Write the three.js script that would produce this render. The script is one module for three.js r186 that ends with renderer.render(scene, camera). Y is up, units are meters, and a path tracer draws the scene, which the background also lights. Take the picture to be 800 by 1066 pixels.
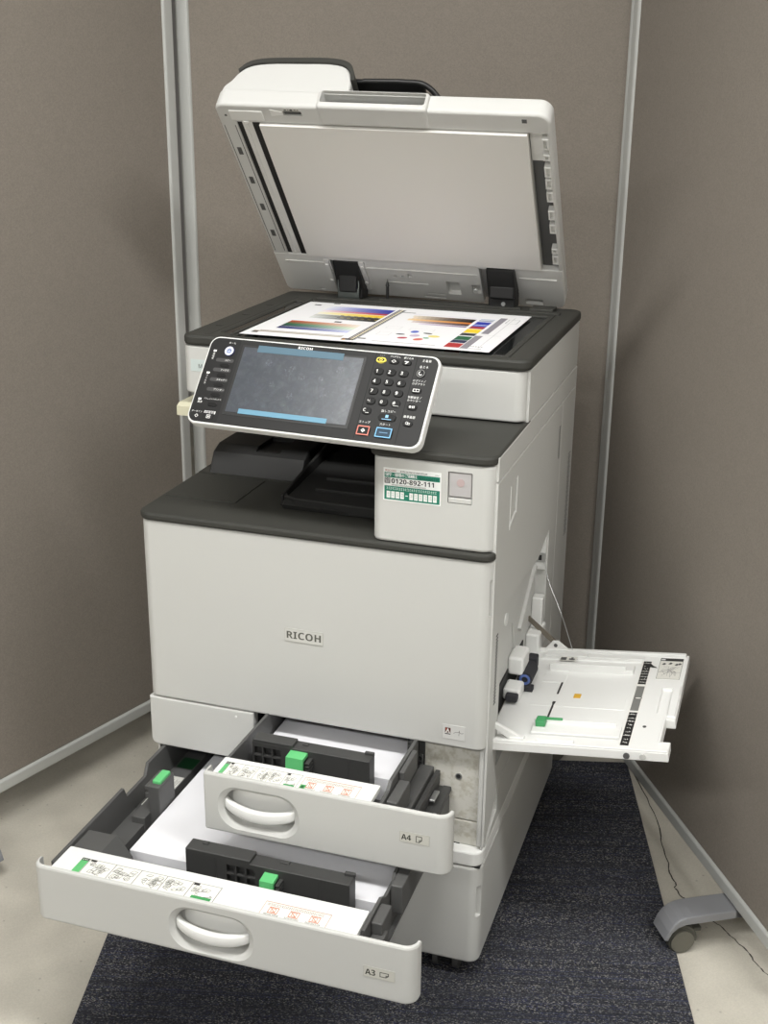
import * as THREE from 'three';
import { RoundedBoxGeometry } from 'three/addons/geometries/RoundedBoxGeometry.js';
import { mergeGeometries } from 'three/addons/utils/BufferGeometryUtils.js';
import { RectAreaLightUniformsLib } from 'three/addons/lights/RectAreaLightUniformsLib.js';
import { Brush, Evaluator, SUBTRACTION } from 'three-bvh-csg';

// ---------------------------------------------------------------- camera, light, exposure
const scene = new THREE.Scene();
scene.background = new THREE.Color(0x000000);
const camera = new THREE.PerspectiveCamera(44.91, 800 / 1066, 0.05, 40);
camera.position.set(0.9575, 1.4429, 1.6657);
camera.rotation.set(-0.33867, 0.3144, 0.01051, 'YXZ');
const renderer = new THREE.WebGLRenderer();
renderer.toneMapping = THREE.LinearToneMapping;
renderer.toneMappingExposure = 2.6;
renderer.shadowMap.enabled = true;
RectAreaLightUniformsLib.init();
const CEILING = 2.65;
const LAMP = { colour: new THREE.Color(1.0, 0.99, 0.965), power: 9.0, w: 1.25, d: 0.3 };
// ceiling fixtures of the office: centre x, z
const LAMP_SPOTS = [[0.2, 0.85], [1.9, 0.85], [-1.5, 3.1], [0.2, 3.1], [1.9, 3.1]];

// ---------------------------------------------------------------- helpers
let seed = 7;
const rnd = () => { seed = (seed * 1664525 + 1013904223) >>> 0; return seed / 4294967296; };
const rr = (a, b) => a + (b - a) * rnd();
const W = 0.587;

function clean(g) {
  let o = g.index ? g.toNonIndexed() : g;
  for (const k of Object.keys(o.attributes)) if (!['position', 'normal', 'uv'].includes(k)) o.deleteAttribute(k);
  if (!o.attributes.normal) o.computeVertexNormals();
  if (!o.attributes.uv) o.setAttribute('uv', new THREE.BufferAttribute(new Float32Array(o.attributes.position.count * 2), 2));
  o.clearGroups && o.clearGroups();
  return o;
}
function uvBox(g) {                                   // uv in metres, by the way each face points
  const p = g.attributes.position, n = g.attributes.normal, u = g.attributes.uv;
  for (let i = 0; i < p.count; i++) {
    const ax = Math.abs(n.getX(i)), ay = Math.abs(n.getY(i)), az = Math.abs(n.getZ(i));
    if (ay >= ax && ay >= az) u.setXY(i, p.getX(i), p.getZ(i));
    else if (ax >= az) u.setXY(i, p.getZ(i), p.getY(i));
    else u.setXY(i, p.getX(i), p.getY(i));
  }
  return g;
}
const names = new Map();
function numbered(n) { const k = names.get(n) || 0; names.set(n, k + 1); return k ? n + '_' + String(k).padStart(3, '0') : n; }
function part(name, geoms, mat, parent, label, keepUV = false) {
  const list = (Array.isArray(geoms) ? geoms : [geoms]).map(clean);
  const g = list.length > 1 ? mergeGeometries(list) : list[0];
  if (!keepUV) uvBox(g);
  const m = new THREE.Mesh(g, mat);
  m.name = name; m.castShadow = m.receiveShadow = true;
  if (label) m.userData.label = label;
  parent.add(m);
  return m;
}
// the same material on several loose pieces: one part each
function parts(name, geoms, mat, parent, label) { return geoms.map((g) => part(name, g, mat, parent, label)); }
function thing(name, label, category, group) {
  const o = new THREE.Group(); o.name = numbered(name); o.userData = { label, category };
  if (group) o.userData.group = group;
  scene.add(o); return o;
}
function struct(name, geoms, mat) { const m = part(name, geoms, mat, scene); m.userData.kind = 'structure'; return m; }
const bx = (x0, x1, y0, y1, z0, z1) => new THREE.BoxGeometry(x1 - x0, y1 - y0, z1 - z0).translate((x0 + x1) / 2, (y0 + y1) / 2, (z0 + z1) / 2);
const rb = (x0, x1, y0, y1, z0, z1, r = 0.002, s = 2) => new RoundedBoxGeometry(x1 - x0, y1 - y0, z1 - z0, s, Math.min(r, (x1 - x0) / 2.01, (y1 - y0) / 2.01, (z1 - z0) / 2.01)).translate((x0 + x1) / 2, (y0 + y1) / 2, (z0 + z1) / 2);
function rrect(S, x0, y0, x1, y1, r) {                // r: [x0y0, x1y0, x1y1, x0y1]
  const [a, b, c, d] = Array.isArray(r) ? r : [r, r, r, r], k = Math.PI / 2;
  S.moveTo(x0 + a, y0); S.lineTo(x1 - b, y0); if (b) S.absarc(x1 - b, y0 + b, b, -k, 0, false);
  S.lineTo(x1, y1 - c); if (c) S.absarc(x1 - c, y1 - c, c, 0, k, false);
  S.lineTo(x0 + d, y1); if (d) S.absarc(x0 + d, y1 - d, d, k, 2 * k, false);
  S.lineTo(x0, y0 + a); if (a) S.absarc(x0 + a, y0 + a, a, 2 * k, 3 * k, false);
  return S;
}
function ext(shape, d, bev = 0, curve = 10, bseg = 2) {
  const g = new THREE.ExtrudeGeometry(shape, { depth: d - 2 * bev, bevelEnabled: bev > 0, bevelSize: bev, bevelThickness: bev, bevelOffset: -bev, bevelSegments: bseg, curveSegments: curve });
  return g.translate(0, 0, bev);
}
const poly = (pts) => { const s = new THREE.Shape(); pts.forEach(([x, y], i) => (i ? s.lineTo(x, y) : s.moveTo(x, y))); s.closePath(); return s; };
// plan (x,z) rounded slab from y0 to y1; r: [back-left? order x0z1, x1z1, x1z0, x0z0] = front-left, front-right, back-right, back-left
function slabY(x0, x1, z0, z1, y0, y1, r, bev = 0.002, holes = []) {
  const s = rrect(new THREE.Shape(), x0, -z1, x1, -z0, r);
  for (const h of holes) s.holes.push(rrect(new THREE.Path(), h[0], -h[3], h[1], -h[2], h[4] || 0.002));
  return ext(s, y1 - y0, bev).rotateX(-Math.PI / 2).translate(0, y0, 0);
}
// profile of (z,y) points extruded along x
const prismX = (pts, x0, x1, bev = 0) => ext(poly(pts.map(([z, y]) => [-z, y])), x1 - x0, bev).rotateY(Math.PI / 2).translate(x0, 0, 0);
const prismZ = (pts, z0, z1, bev = 0) => ext(poly(pts), z1 - z0, bev).translate(0, 0, z0);
function rectZ(x0, x1, y0, y1, z0, z1, r, bev = 0.001) { return ext(rrect(new THREE.Shape(), x0, y0, x1, y1, r), z1 - z0, bev).translate(0, 0, z0); }
const cyl = (r, h, axis, x, y, z, seg = 24, r2 = r) => { const g = new THREE.CylinderGeometry(r2, r, h, seg); if (axis === 'x') g.rotateZ(Math.PI / 2); if (axis === 'z') g.rotateX(Math.PI / 2); return g.translate(x, y, z); };
const tube = (pts, r, seg = 24, rs = 8) => new THREE.TubeGeometry(new THREE.CatmullRomCurve3(pts.map((p) => new THREE.Vector3(...p))), seg, r, rs);
const ev = new Evaluator(); ev.attributes = ['position', 'normal', 'uv']; ev.useGroups = false;
function cut(a, ...bs) {
  let A = new Brush(clean(a)); A.updateMatrixWorld();
  for (const b of bs) { const B = new Brush(clean(b)); B.updateMatrixWorld(); A = ev.evaluate(A, B, SUBTRACTION); A.updateMatrixWorld(); }
  return A.geometry;
}
// quad lying on a surface, uv 0..1; a = bottom-left, b = bottom-right, c = top-right, d = top-left as read
function quad(a, b, c, d) {
  const g = new THREE.BufferGeometry();
  g.setAttribute('position', new THREE.Float32BufferAttribute([...a, ...b, ...c, ...a, ...c, ...d], 3));
  g.setAttribute('uv', new THREE.Float32BufferAttribute([0, 0, 1, 0, 1, 1, 0, 0, 1, 1, 0, 1], 2));
  g.computeVertexNormals(); return g;
}
// thin label: a plate of real thickness whose front carries the print (uv 0..1 over x,y); in the XY plane at z0
function plate(x0, x1, y0, y1, z0, t) {
  const g = clean(bx(x0, x1, y0, y1, z0, z0 + t)); const p = g.attributes.position, u = g.attributes.uv;
  for (let i = 0; i < p.count; i++) u.setXY(i, (p.getX(i) - x0) / (x1 - x0), (p.getY(i) - y0) / (y1 - y0));
  return g;
}
// the same lying flat (x,z), read from the front: v grows to the back
function plateY(x0, x1, z0, z1, y0, t) {
  const g = clean(bx(x0, x1, y0, y0 + t, z0, z1)); const p = g.attributes.position, u = g.attributes.uv;
  for (let i = 0; i < p.count; i++) u.setXY(i, (p.getX(i) - x0) / (x1 - x0), (z1 - p.getZ(i)) / (z1 - z0));
  return g;
}

// ---------------------------------------------------------------- stroke lettering for kana and kanji (10 x 10 grid)
const GL = {
  'ス': '1 2 8 2 1 9|5 5 9 9', 'ト': '4 1 4 9|4 4 8 6', 'ッ': '2 5 3 7|5 4 6 6.5|9 4 8 7 5 9.5', 'フ': '1 2 8 2 7 6 3 9', 'プ': '1 2 8 2 7 6 3 9|9 0 10 1 9 2 8 1 9 0',
  'タ': '4 1 1 6|3.5 2.5 8.5 2.5 6 7 2 9.5|3.5 5 7 7', 'ー': '1 5 9 5', 'ホ': '1 3 9 3|5 1 5 9|3 5 1 8|7 5 9 8', 'ム': '5 1 2 8 8 7.5|6.5 5 9 9', 'コ': '2 2 8 2 8 8|1.5 8 9 8',
  'ピ': '2 1 2 8 8 8|8 3 2 5|9 0 10 1 9 2 8 1 9 0', 'ァ': '2 4 8 4 6 6.5|5 6 4 9', 'ク': '4 1 1 5|3.5 3 8 3 6 7 2 9', 'グ': '4 1 1 5|3.5 3 8 3 6 7 2 9|8.5 0 9 1.5|9.6 0 10 1.2',
  'キ': '1 3.5 9 3|1 6.5 9 6|4.5 1 6 9', 'ャ': '2 6 8 4.5 6.5 7|4 4 5.5 9', 'ナ': '1 4 9 4|5 1 5 5 2 9', 'リ': '3 1 3 6|7 1 7 6 4 9', 'ン': '1 2 3.5 3.5|1.5 9 9 3',
  'ド': '4 1 4 9|4 4 8 6|7 1 7.5 2.5|9 .5 9.5 2', 'ュ': '3 5 6.5 5 6 9|1.5 9 8.5 9', 'メ': '8 1 6 6 1 9|3 3 8 8', 'ボ': '1 3 9 3|5 1 5 9|3 5 1 8|7 5 9 8|8 .5 8.5 2|9.5 0 10 1.5',
  'デ': '2 2 7 2|1 4.5 9 4.5|5 4.5 3 9|8 .5 8.5 2|9.5 .5 10 2', 'イ': '8 1 1 5|5 3 5 9', 'ロ': '2 2 8 2 8 8 2 8 2 2', 'ア': '1 2 9 2 6 5|5 4 2 9', 'ウ': '5 .5 5 2.5|1.5 5 1.5 2.5 8.5 2.5 8 6 4 9',
  'カ': '1 3 8.5 3 7.5 8.5 6 8|5 1 2 9', 'エ': '2 2 8 2|5 2 5 8|1 8 9 8', 'ネ': '5 .5 5 2|2 3 8 3 1 7|5 5 5 9.5|6 5 9 8', 'し': '3 1 3 8 5 9 8 7', 'り': '3 1 3 5|7 1 7 6 4 9.5', 'み': '2 2 6 2 3 8 1 7 3 5.5 9 7|8 4 7 9',
  'ラ': '2 1 8 1|1 4 9 4 7 7 3 9.5', 'の': '5 2 4 8 2 8 1 5 4 2 8 3 9 6 6 9', 'ご': '2 2 7 2|2 7 4 9 8 8.5|8 .5 8.5 2|9.5 .5 10 2', 'は': '2 1 1.5 9|4 3 9 3|7 1 7 8 5 9 4 7.5 9 9',
  '主': '5 0 5.5 1|2 2 8 2|2 5 8 5|1 9 9 9|5 2 5 9', '電': '2 1 8 1|1 3 9 3|5 1 5 4|2 5 8 5 8 8 2 8 2 5|2 6.5 8 6.5|5 5 5 9.5 9 9.5', '源': '1 1 2 2|.5 4 2 5|1 9 2.5 6|3.5 1 9.5 1|4 1 3 9|5 3 9 3 9 6 5 6 5 3|7 6 7 9.5|5 7 4.5 9|8.5 7 9.5 9',
  '省': '5 0 5 2.5|3 1 2 3|7 1 8.5 3|2 4 8 4 8 9.5 2 9.5 2 4|2 6 8 6|2 8 8 8', '試': '1 1 4 1|0 3 4.5 3|1 5 4 5|1 7 4 7 4 9.5 1 9.5 1 7|5 3 9.5 3|5.5 5.5 8 5.5|7 5.5 7 8.5|5 9 8 8|8 1 9.5 9.5',
  '割': '1 2 6 2|3.5 0 3.5 6|1 4 6 4|0 6 6.5 6|1.5 7 5.5 7 5.5 9.5 1.5 9.5 1.5 7|7.5 1 7.5 7|9.5 0 9.5 9.5', '込': '1 1 2 2|1 4 2.5 4 2.5 7 .5 9|2.5 8 9.5 9.5|6 1 3.5 7|6 3 9.5 7',
  '初': '2 0 3 1|.5 2 4 2 .5 6|2.5 4 2.5 9.5|3 5 4.5 6|5 2 9 2 8.5 9 7.5 8.5|7 2 6.5 6 4.5 9.5', '期': '0 2 5 2|1.3 0 1.3 7|3.8 0 3.8 7|1.3 3.7 3.8 3.7|1.3 5.3 3.8 5.3|0 7 5 7|1.5 7.5 .5 9.5|3.5 7.5 4.5 9.5|6 1 9 1 9 9.5|6 1 6 6 5.3 9.5|6 3.7 9 3.7|6 6.3 9 6.3',
  '設': '1 1 4 1|0 3 4.5 3|1 5 4 5|1 7 4 7 4 9.5 1 9.5 1 7|6 1 6 3 5 4|6 1 8 1 8 3.5 9.5 3.5|5 5 9 5 5 9.5|6 6 9.5 9.5', '定': '5 0 5 1.5|1 3 1 1.5 9 1.5 9 3|2.5 4 7.5 4|5 4 5 9|5 6.5 8 6.5|3 6 2.5 8 1 9.5|2.5 8 5 9.3 9.5 9.5',
  '状': '2 0 2 9.5|0 2 1 4|0 8 2 6|4 4 9.5 4|6.5 0 6.5 5 3.5 9.5|6.7 5 9.5 9.5|8 1 9 2', '態': '2 0 1 2 4 2|1 3.5 4 3.5 4 6|1 3.5 1 6|1 5 4 5|6 0 6 2.5 9 2.5|6 3.5 6 6 9 6|1 8 .5 9.5|3 7.5 4 9.5 7 9.5|5 7 6 8|9 7.5 9.5 9', '確': '0 1 4 1|2 1 .5 5|1 5 3.5 5 3.5 8 1 8 1 5|5 3 5 1.5 9.5 1.5 9.5 3|6.5 2 5 5|5.8 4.5 5.8 9.5|7.7 4 7.7 9.5|5.8 4.5 9.5 4.5|5.8 6 9 6|5.8 7.7 9 7.7|5.8 9.5 9.5 9.5', '認': '1 1 4 1|0 3 4.5 3|1 5 4 5|1 7 4 7 4 9.5 1 9.5 1 7|5 1 9 1 8.5 4|7 1 5 5|6 5 5.5 8|6.5 6 7 9 9 9|8 5 8.5 6.5|9 6 9.6 8',
  '簡': '2 0 1 2|2 1 4.5 1|6.5 0 6 2|6.5 1 9 1|1 3 1 9.5|1 3 4 3 4 5 1 5|9 3 9 9.5|9 3 6 3 6 5 9 5|3.3 6 6.7 6 6.7 9 3.3 9 3.3 6|3.3 7.5 6.7 7.5', '単': '2.5 0 3 1|5 0 5 1|8 0 7 1|2 2 8 2 8 6 2 6 2 2|2 4 8 4|5 2 5 9.5|.5 7.5 9.5 7.5', '画': '1 1 9 1|1 3.5 1 9.5 9 9.5 9 3.5|2.7 3 7.3 3 7.3 8 2.7 8 2.7 3|5 1 5 8|2.7 5.5 7.3 5.5', '面': '.5 1 9.5 1|5 1 4.5 3|1 3 9 3 9 9.5 1 9.5 1 3|3.7 3 3.7 9.5|6.3 3 6.3 9.5|3.7 5 6.3 5|3.7 7.2 6.3 7.2',
  '受': '8 0 2 1|2 2 2.5 3|5 1.5 5 3|8 1.5 7.5 3|1 5 1 3.5 9 3.5 9 5|2 6 8 6 5 8.5 1 9.8|3 6.5 6 8.7 9.5 9.8', '信': '2.5 0 .5 4|1.7 3 1.7 9.8|6 0 6.5 1|4 2 9.5 2|5 4 9 4|5 5.8 9 5.8|5 7.2 9 7.2 9 9.8 5 9.8 5 7.2', '中': '1.5 2.5 8.5 2.5 8.5 6.5 1.5 6.5 1.5 2.5|5 0 5 10', '通': '1 1 2 2|1 4 2.5 4 2.5 7 .5 9|2.5 8 9.5 9.5|4 1 9 1 7 2.5|4 3 9 3 9 7.5|4 3 4 7.5|6.5 3 6.5 7.5|4 5 9 5', '異': '2 0 8 0 8 3.6 2 3.6 2 0|5 0 5 3.6|2 1.8 8 1.8|1 5 9 5|.5 7.3 9.5 7.3|3.3 4 3.3 7.3|6.7 4 6.7 7.3|3.5 8 1 9.8|6.5 8 9 9.8', '常': '5 0 5 1.8|2.5 .3 3.2 1.5|7.5 .3 6.8 1.5|1 3.4 1 2 9 2 9 3.4|3 3.6 7 3.6 7 5.6 3 5.6 3 3.6|1.7 9 1.7 6.6 8.3 6.6 8.3 9|5 5.6 5 10',
  '保': '2.5 0 .5 4|1.7 3 1.7 9.8|4.5 1 9 1 9 4 4.5 4 4.5 1|3.5 6 9.8 6|6.7 4 6.7 9.8|6.5 6 3.5 9.3|7 6 9.8 9.3', '守': '5 0 5 1.5|1 3.2 1 1.5 9 1.5 9 3.2|1 5 9 5|6.5 3.5 6.5 9.3 5 9|3 6.3 4 7.7', '修': '2 0 .5 4|1.4 3 1.4 9.8|3.2 3 3.2 8|5.5 0 4 3|5 1.5 9 1.5 4.5 5|5.5 2 9.5 5|8 5 5 6.8|8.5 6.3 5 8.4|9.3 7.7 4.5 10', '理': '0 1 4 1|0 4.5 4 4.5|2 1 2 8|0 8.5 4 7.5|5 1 9 1 9 5 5 5 5 1|5 3 9 3|7 1 7 9.5|5 7.2 9 7.2|4.5 9.5 9.8 9.5', '依': '2.5 0 .5 4|1.7 3 1.7 9.8|6 0 6.5 1.3|3.5 2 9.8 2|6.5 2 5 5 3.2 7|5 5 5 9.5 7 8.5|9 4 7 5.5|6.5 3.5 8 7 9.8 9.5', '頼': '0 2 5 2|2.5 0 2.5 9.8|1 3.5 4 3.5 4 5.5 1 5.5 1 3.5|2.5 5.5 0 8.5|2.5 5.5 5 8|5.5 1 9.8 1|7.5 1 7 2.5|6 2.5 9.3 2.5 9.3 7.5 6 7.5 6 2.5|6 4.2 9.3 4.2|6 5.8 9.3 5.8|7 7.5 5.5 9.8|8.5 7.5 9.8 9.8',
};
function jp(g, text, x, y, size, colour, adv = 1, align = 'left', lw = 0.1, vertical = false) {
  g.strokeStyle = colour; g.lineWidth = size * lw; g.lineCap = 'round'; g.lineJoin = 'round';
  const chars = [...text], total = chars.length * size * adv;
  if (align === 'center') { if (vertical) y -= total / 2; else x -= total / 2; }
  chars.forEach((c, i) => {
    const ox = vertical ? x : x + i * size * adv, oy = vertical ? y + i * size * adv : y, s = size * 0.088;
    if (c === '・') { g.fillStyle = colour; g.fillRect(ox + size * 0.4, oy + size * 0.4, size * 0.2, size * 0.2); return; }
    if (c === '/') { g.beginPath(); g.moveTo(ox + size * 0.7, oy); g.lineTo(ox + size * 0.2, oy + size * 0.9); g.stroke(); return; }
    if (!GL[c]) return;
    for (const st of GL[c].split('|')) {
      const n = st.split(' ').map(Number); g.beginPath();
      for (let k = 0; k < n.length; k += 2) k ? g.lineTo(ox + n[k] * s, oy + n[k + 1] * s) : g.moveTo(ox + n[k] * s, oy + n[k + 1] * s);
      g.stroke();
    }
  });
}
function canvasTex(w, h, draw) {
  const c = document.createElement('canvas'); c.width = w; c.height = h; const g = c.getContext('2d'); draw(g, w, h);
  const t = new THREE.CanvasTexture(c); t.colorSpace = THREE.SRGBColorSpace; t.anisotropy = 8; return t;
}
const micro = (g, x, y, w, h, colour, lw = 1.2) => {   // a run of print too small to read in the photograph
  g.strokeStyle = colour; g.lineWidth = lw; let cx = x;
  while (cx < x + w) { const cw = h * rr(0.55, 0.95); g.beginPath(); g.moveTo(cx, y + h * rr(0, .4)); g.lineTo(cx + cw * .8, y + h * rr(0, .4)); g.moveTo(cx + cw * .4, y); g.lineTo(cx + cw * rr(.2, .7), y + h); g.moveTo(cx, y + h * rr(.6, 1)); g.lineTo(cx + cw * .8, y + h * rr(.6, 1)); g.stroke(); cx += cw * 1.15; }
};

// ---------------------------------------------------------------- computed textures
function hash(x, y, s) { let h = (x * 374761393 + y * 668265263 + s * 1442695041) | 0; h = Math.imul(h ^ (h >>> 13), 1274126177); return ((h ^ (h >>> 16)) >>> 0) / 4294967296; }
function vnoise(x, y, p, s) {                         // tiling value noise, period p
  const xi = Math.floor(x), yi = Math.floor(y), fx = x - xi, fy = y - yi, u = fx * fx * (3 - 2 * fx), v = fy * fy * (3 - 2 * fy), m = (a) => ((a % p) + p) % p;
  const a = hash(m(xi), m(yi), s), b = hash(m(xi + 1), m(yi), s), c = hash(m(xi), m(yi + 1), s), d = hash(m(xi + 1), m(yi + 1), s);
  return a + (b - a) * u + (c - a) * v + (a - b - c + d) * u * v;
}
function dataTex(n, fn, srgb = true) {
  const d = new Uint8Array(n * n * 4);
  for (let y = 0; y < n; y++) for (let x = 0; x < n; x++) { const c = fn(x / n, y / n), i = (y * n + x) * 4; d[i] = c[0] * 255; d[i + 1] = c[1] * 255; d[i + 2] = c[2] * 255; d[i + 3] = 255; }
  const t = new THREE.DataTexture(d, n, n); t.magFilter = THREE.LinearFilter; t.minFilter = THREE.LinearMipmapLinearFilter; t.generateMipmaps = true; t.wrapS = t.wrapT = THREE.RepeatWrapping;
  if (srgb) t.colorSpace = THREE.SRGBColorSpace; t.needsUpdate = true; return t;
}
const cl = (x) => Math.min(1, Math.max(0, x));
const grainTex = dataTex(256, (u, v) => { const a = 0.5 + 0.35 * (hash(u * 256 | 0, v * 256 | 0, 3) - 0.5) + 0.4 * (vnoise(u * 96, v * 96, 96, 4) - 0.5); return [a, a, a]; }, false);
grainTex.repeat.set(8, 8);
const clothTex = dataTex(512, (u, v) => {
  const w = 0.10 * (hash(u * 512 | 0, v * 512 | 0, 11) - 0.5) + 0.07 * (vnoise(u * 128, v * 128, 128, 12) - 0.5) + 0.015 * (vnoise(u * 16, v * 16, 16, 13) - 0.5), k = 1 + w;
  return [cl(0.548 * k), cl(0.518 * k), cl(0.482 * k)];
});
clothTex.repeat.set(4, 4);
const clothBump = clothTex.clone(); clothBump.colorSpace = THREE.NoColorSpace;
const floorTex = dataTex(1024, (u, v) => {
  let k = 0.93 + 0.10 * (vnoise(u * 8, v * 8, 8, 21) - 0.5) + 0.07 * (vnoise(u * 40, v * 40, 40, 22) - 0.5) + 0.05 * (hash(u * 1024 | 0, v * 1024 | 0, 23) - 0.5);
  if (hash(u * 512 | 0, v * 512 | 0, 24) > 0.9985) k *= 0.86;
  return [cl(0.81 * k), cl(0.79 * k), cl(0.74 * k)];
});
floorTex.repeat.set(0.55, 0.55);
const dirtTex = dataTex(512, (u, v) => {
  const n = 0.55 * vnoise(u * 26, v * 26, 26, 31) + 0.3 * vnoise(u * 70, v * 70, 70, 32) + 0.15 * vnoise(u * 160, v * 160, 160, 33), d = cl((n - 0.45) * 3.2);
  return [cl(0.84 - 0.085 * d), cl(0.835 - 0.095 * d), cl(0.81 - 0.115 * d)];
});
dirtTex.repeat.set(4, 4);
const carpetTex = canvasTex(2048, 2048, (g, w, h) => {
  g.fillStyle = '#33353c'; g.fillRect(0, 0, w, h);
  for (let y = 0; y < h; y += 3) { const b = vnoise(y / 60, 3.5, 4096, 41) * 0.6 + vnoise(y / 14, 8.5, 4096, 42) * 0.4; const c = Math.round(30 + 26 * b); g.fillStyle = `rgba(${c},${c + 1},${c + 8},0.6)`; g.fillRect(0, y, w, 3); }
  for (let i = 0; i < 900; i++) { g.fillStyle = rnd() < 0.6 ? 'rgba(14,15,20,0.5)' : 'rgba(40,48,96,0.4)'; g.fillRect(rnd() * w, Math.floor(rnd() * h / 4) * 4, rr(60, 520), 3); }
  for (let i = 0; i < 300000; i++) {
    const y = Math.floor(rnd() * h / 4) * 4, x = rnd() * w, t = rnd(), band = vnoise(x / 260, y / 26, 4096, 43), b = 0.35 + 0.65 * band;
    const c = t < 0.40 ? [24, 25, 30] : t < 0.72 ? [92, 93, 97] : t < 0.93 ? [168, 164, 155] : [44, 50, 92];
    g.fillStyle = `rgba(${c[0]},${c[1]},${c[2]},${b.toFixed(2)})`; g.fillRect(x, y, rr(2.5, 7), rr(2, 3.4));
  }
  for (let i = 0; i < 500; i++) { g.fillStyle = rnd() < 0.65 ? 'rgba(12,13,18,0.45)' : 'rgba(40,48,96,0.35)'; g.fillRect(rnd() * w, Math.floor(rnd() * h / 4) * 4, rr(60, 700), 3); }
});
carpetTex.wrapS = carpetTex.wrapT = THREE.RepeatWrapping;
const carpetBump = carpetTex.clone(); carpetBump.colorSpace = THREE.NoColorSpace;

// ---------------------------------------------------------------- materials
const std = (o) => new THREE.MeshStandardMaterial(o);
const rgb = (r, g, b) => new THREE.Color().setRGB(r, g, b);
const M = {
  white: std({ color: rgb(0.57, 0.572, 0.55), roughness: 0.5, bumpMap: grainTex, bumpScale: 0.00008 }),
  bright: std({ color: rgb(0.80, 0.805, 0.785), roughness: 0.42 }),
  lid: std({ color: rgb(0.62, 0.62, 0.60), roughness: 0.45 }),
  under: std({ color: rgb(0.76, 0.76, 0.735), roughness: 0.55 }),
  pad: std({ color: rgb(0.80, 0.785, 0.75), roughness: 0.75 }),
  cap: std({ color: rgb(0.036, 0.036, 0.031), roughness: 0.62, bumpMap: grainTex, bumpScale: 0.00012 }),
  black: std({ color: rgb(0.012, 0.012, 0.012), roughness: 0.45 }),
  exit: std({ color: rgb(0.014, 0.014, 0.0135), roughness: 0.6 }),
  grey: std({ color: rgb(0.085, 0.085, 0.083), roughness: 0.5 }),
  fence: std({ color: rgb(0.045, 0.045, 0.044), roughness: 0.5 }),
  steel: std({ color: rgb(0.55, 0.56, 0.56), roughness: 0.35, metalness: 0.9 }),
  dirty: std({ color: rgb(0.92, 0.92, 0.9), map: dirtTex, roughness: 0.7 }),
  green: std({ color: rgb(0.13, 0.55, 0.2), roughness: 0.45 }),
  traygreen: std({ color: rgb(0.06, 0.33, 0.12), roughness: 0.45 }),
  cream: std({ color: rgb(0.62, 0.6, 0.45), roughness: 0.5 }),
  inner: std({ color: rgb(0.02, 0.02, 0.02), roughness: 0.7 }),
  glass: std({ color: rgb(0.006, 0.007, 0.007), roughness: 0.06 }),
  paper: std({ color: rgb(0.80, 0.80, 0.83), roughness: 0.85 }),
  blue: std({ color: rgb(0.08, 0.13, 0.35), roughness: 0.5 }),
  rubber: std({ color: rgb(0.03, 0.03, 0.035), roughness: 0.8 }),
  yellow: std({ color: rgb(0.72, 0.42, 0.04), roughness: 0.6 }),
  cloth: std({ color: rgb(0.95, 0.95, 0.95), map: clothTex, roughness: 0.95, bumpMap: clothBump, bumpScale: 0.0006 }),
  alu: std({ color: rgb(0.54, 0.55, 0.53), roughness: 0.4, metalness: 0.12 }),
  foot: std({ color: rgb(0.26, 0.265, 0.28), roughness: 0.45, metalness: 0.2 }),
  hood: std({ color: rgb(0.075, 0.073, 0.06), roughness: 0.5 }),
  wheel: std({ color: rgb(0.13, 0.125, 0.1), roughness: 0.5 }),
  floor: std({ color: rgb(1, 1, 1), map: floorTex, roughness: 0.62 }),
  carpet: std({ map: carpetTex, roughness: 1, bumpMap: carpetBump, bumpScale: 0.003 }),
  crack: std({ color: rgb(0.05, 0.045, 0.038), roughness: 0.9 }),
  room: std({ color: rgb(0.34, 0.335, 0.33), roughness: 0.9 }),
  ceil: std({ color: rgb(0.62, 0.62, 0.61), roughness: 0.95 }),
};
const printMat = (t, rough = 0.5) => std({ map: t, roughness: rough });

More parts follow.
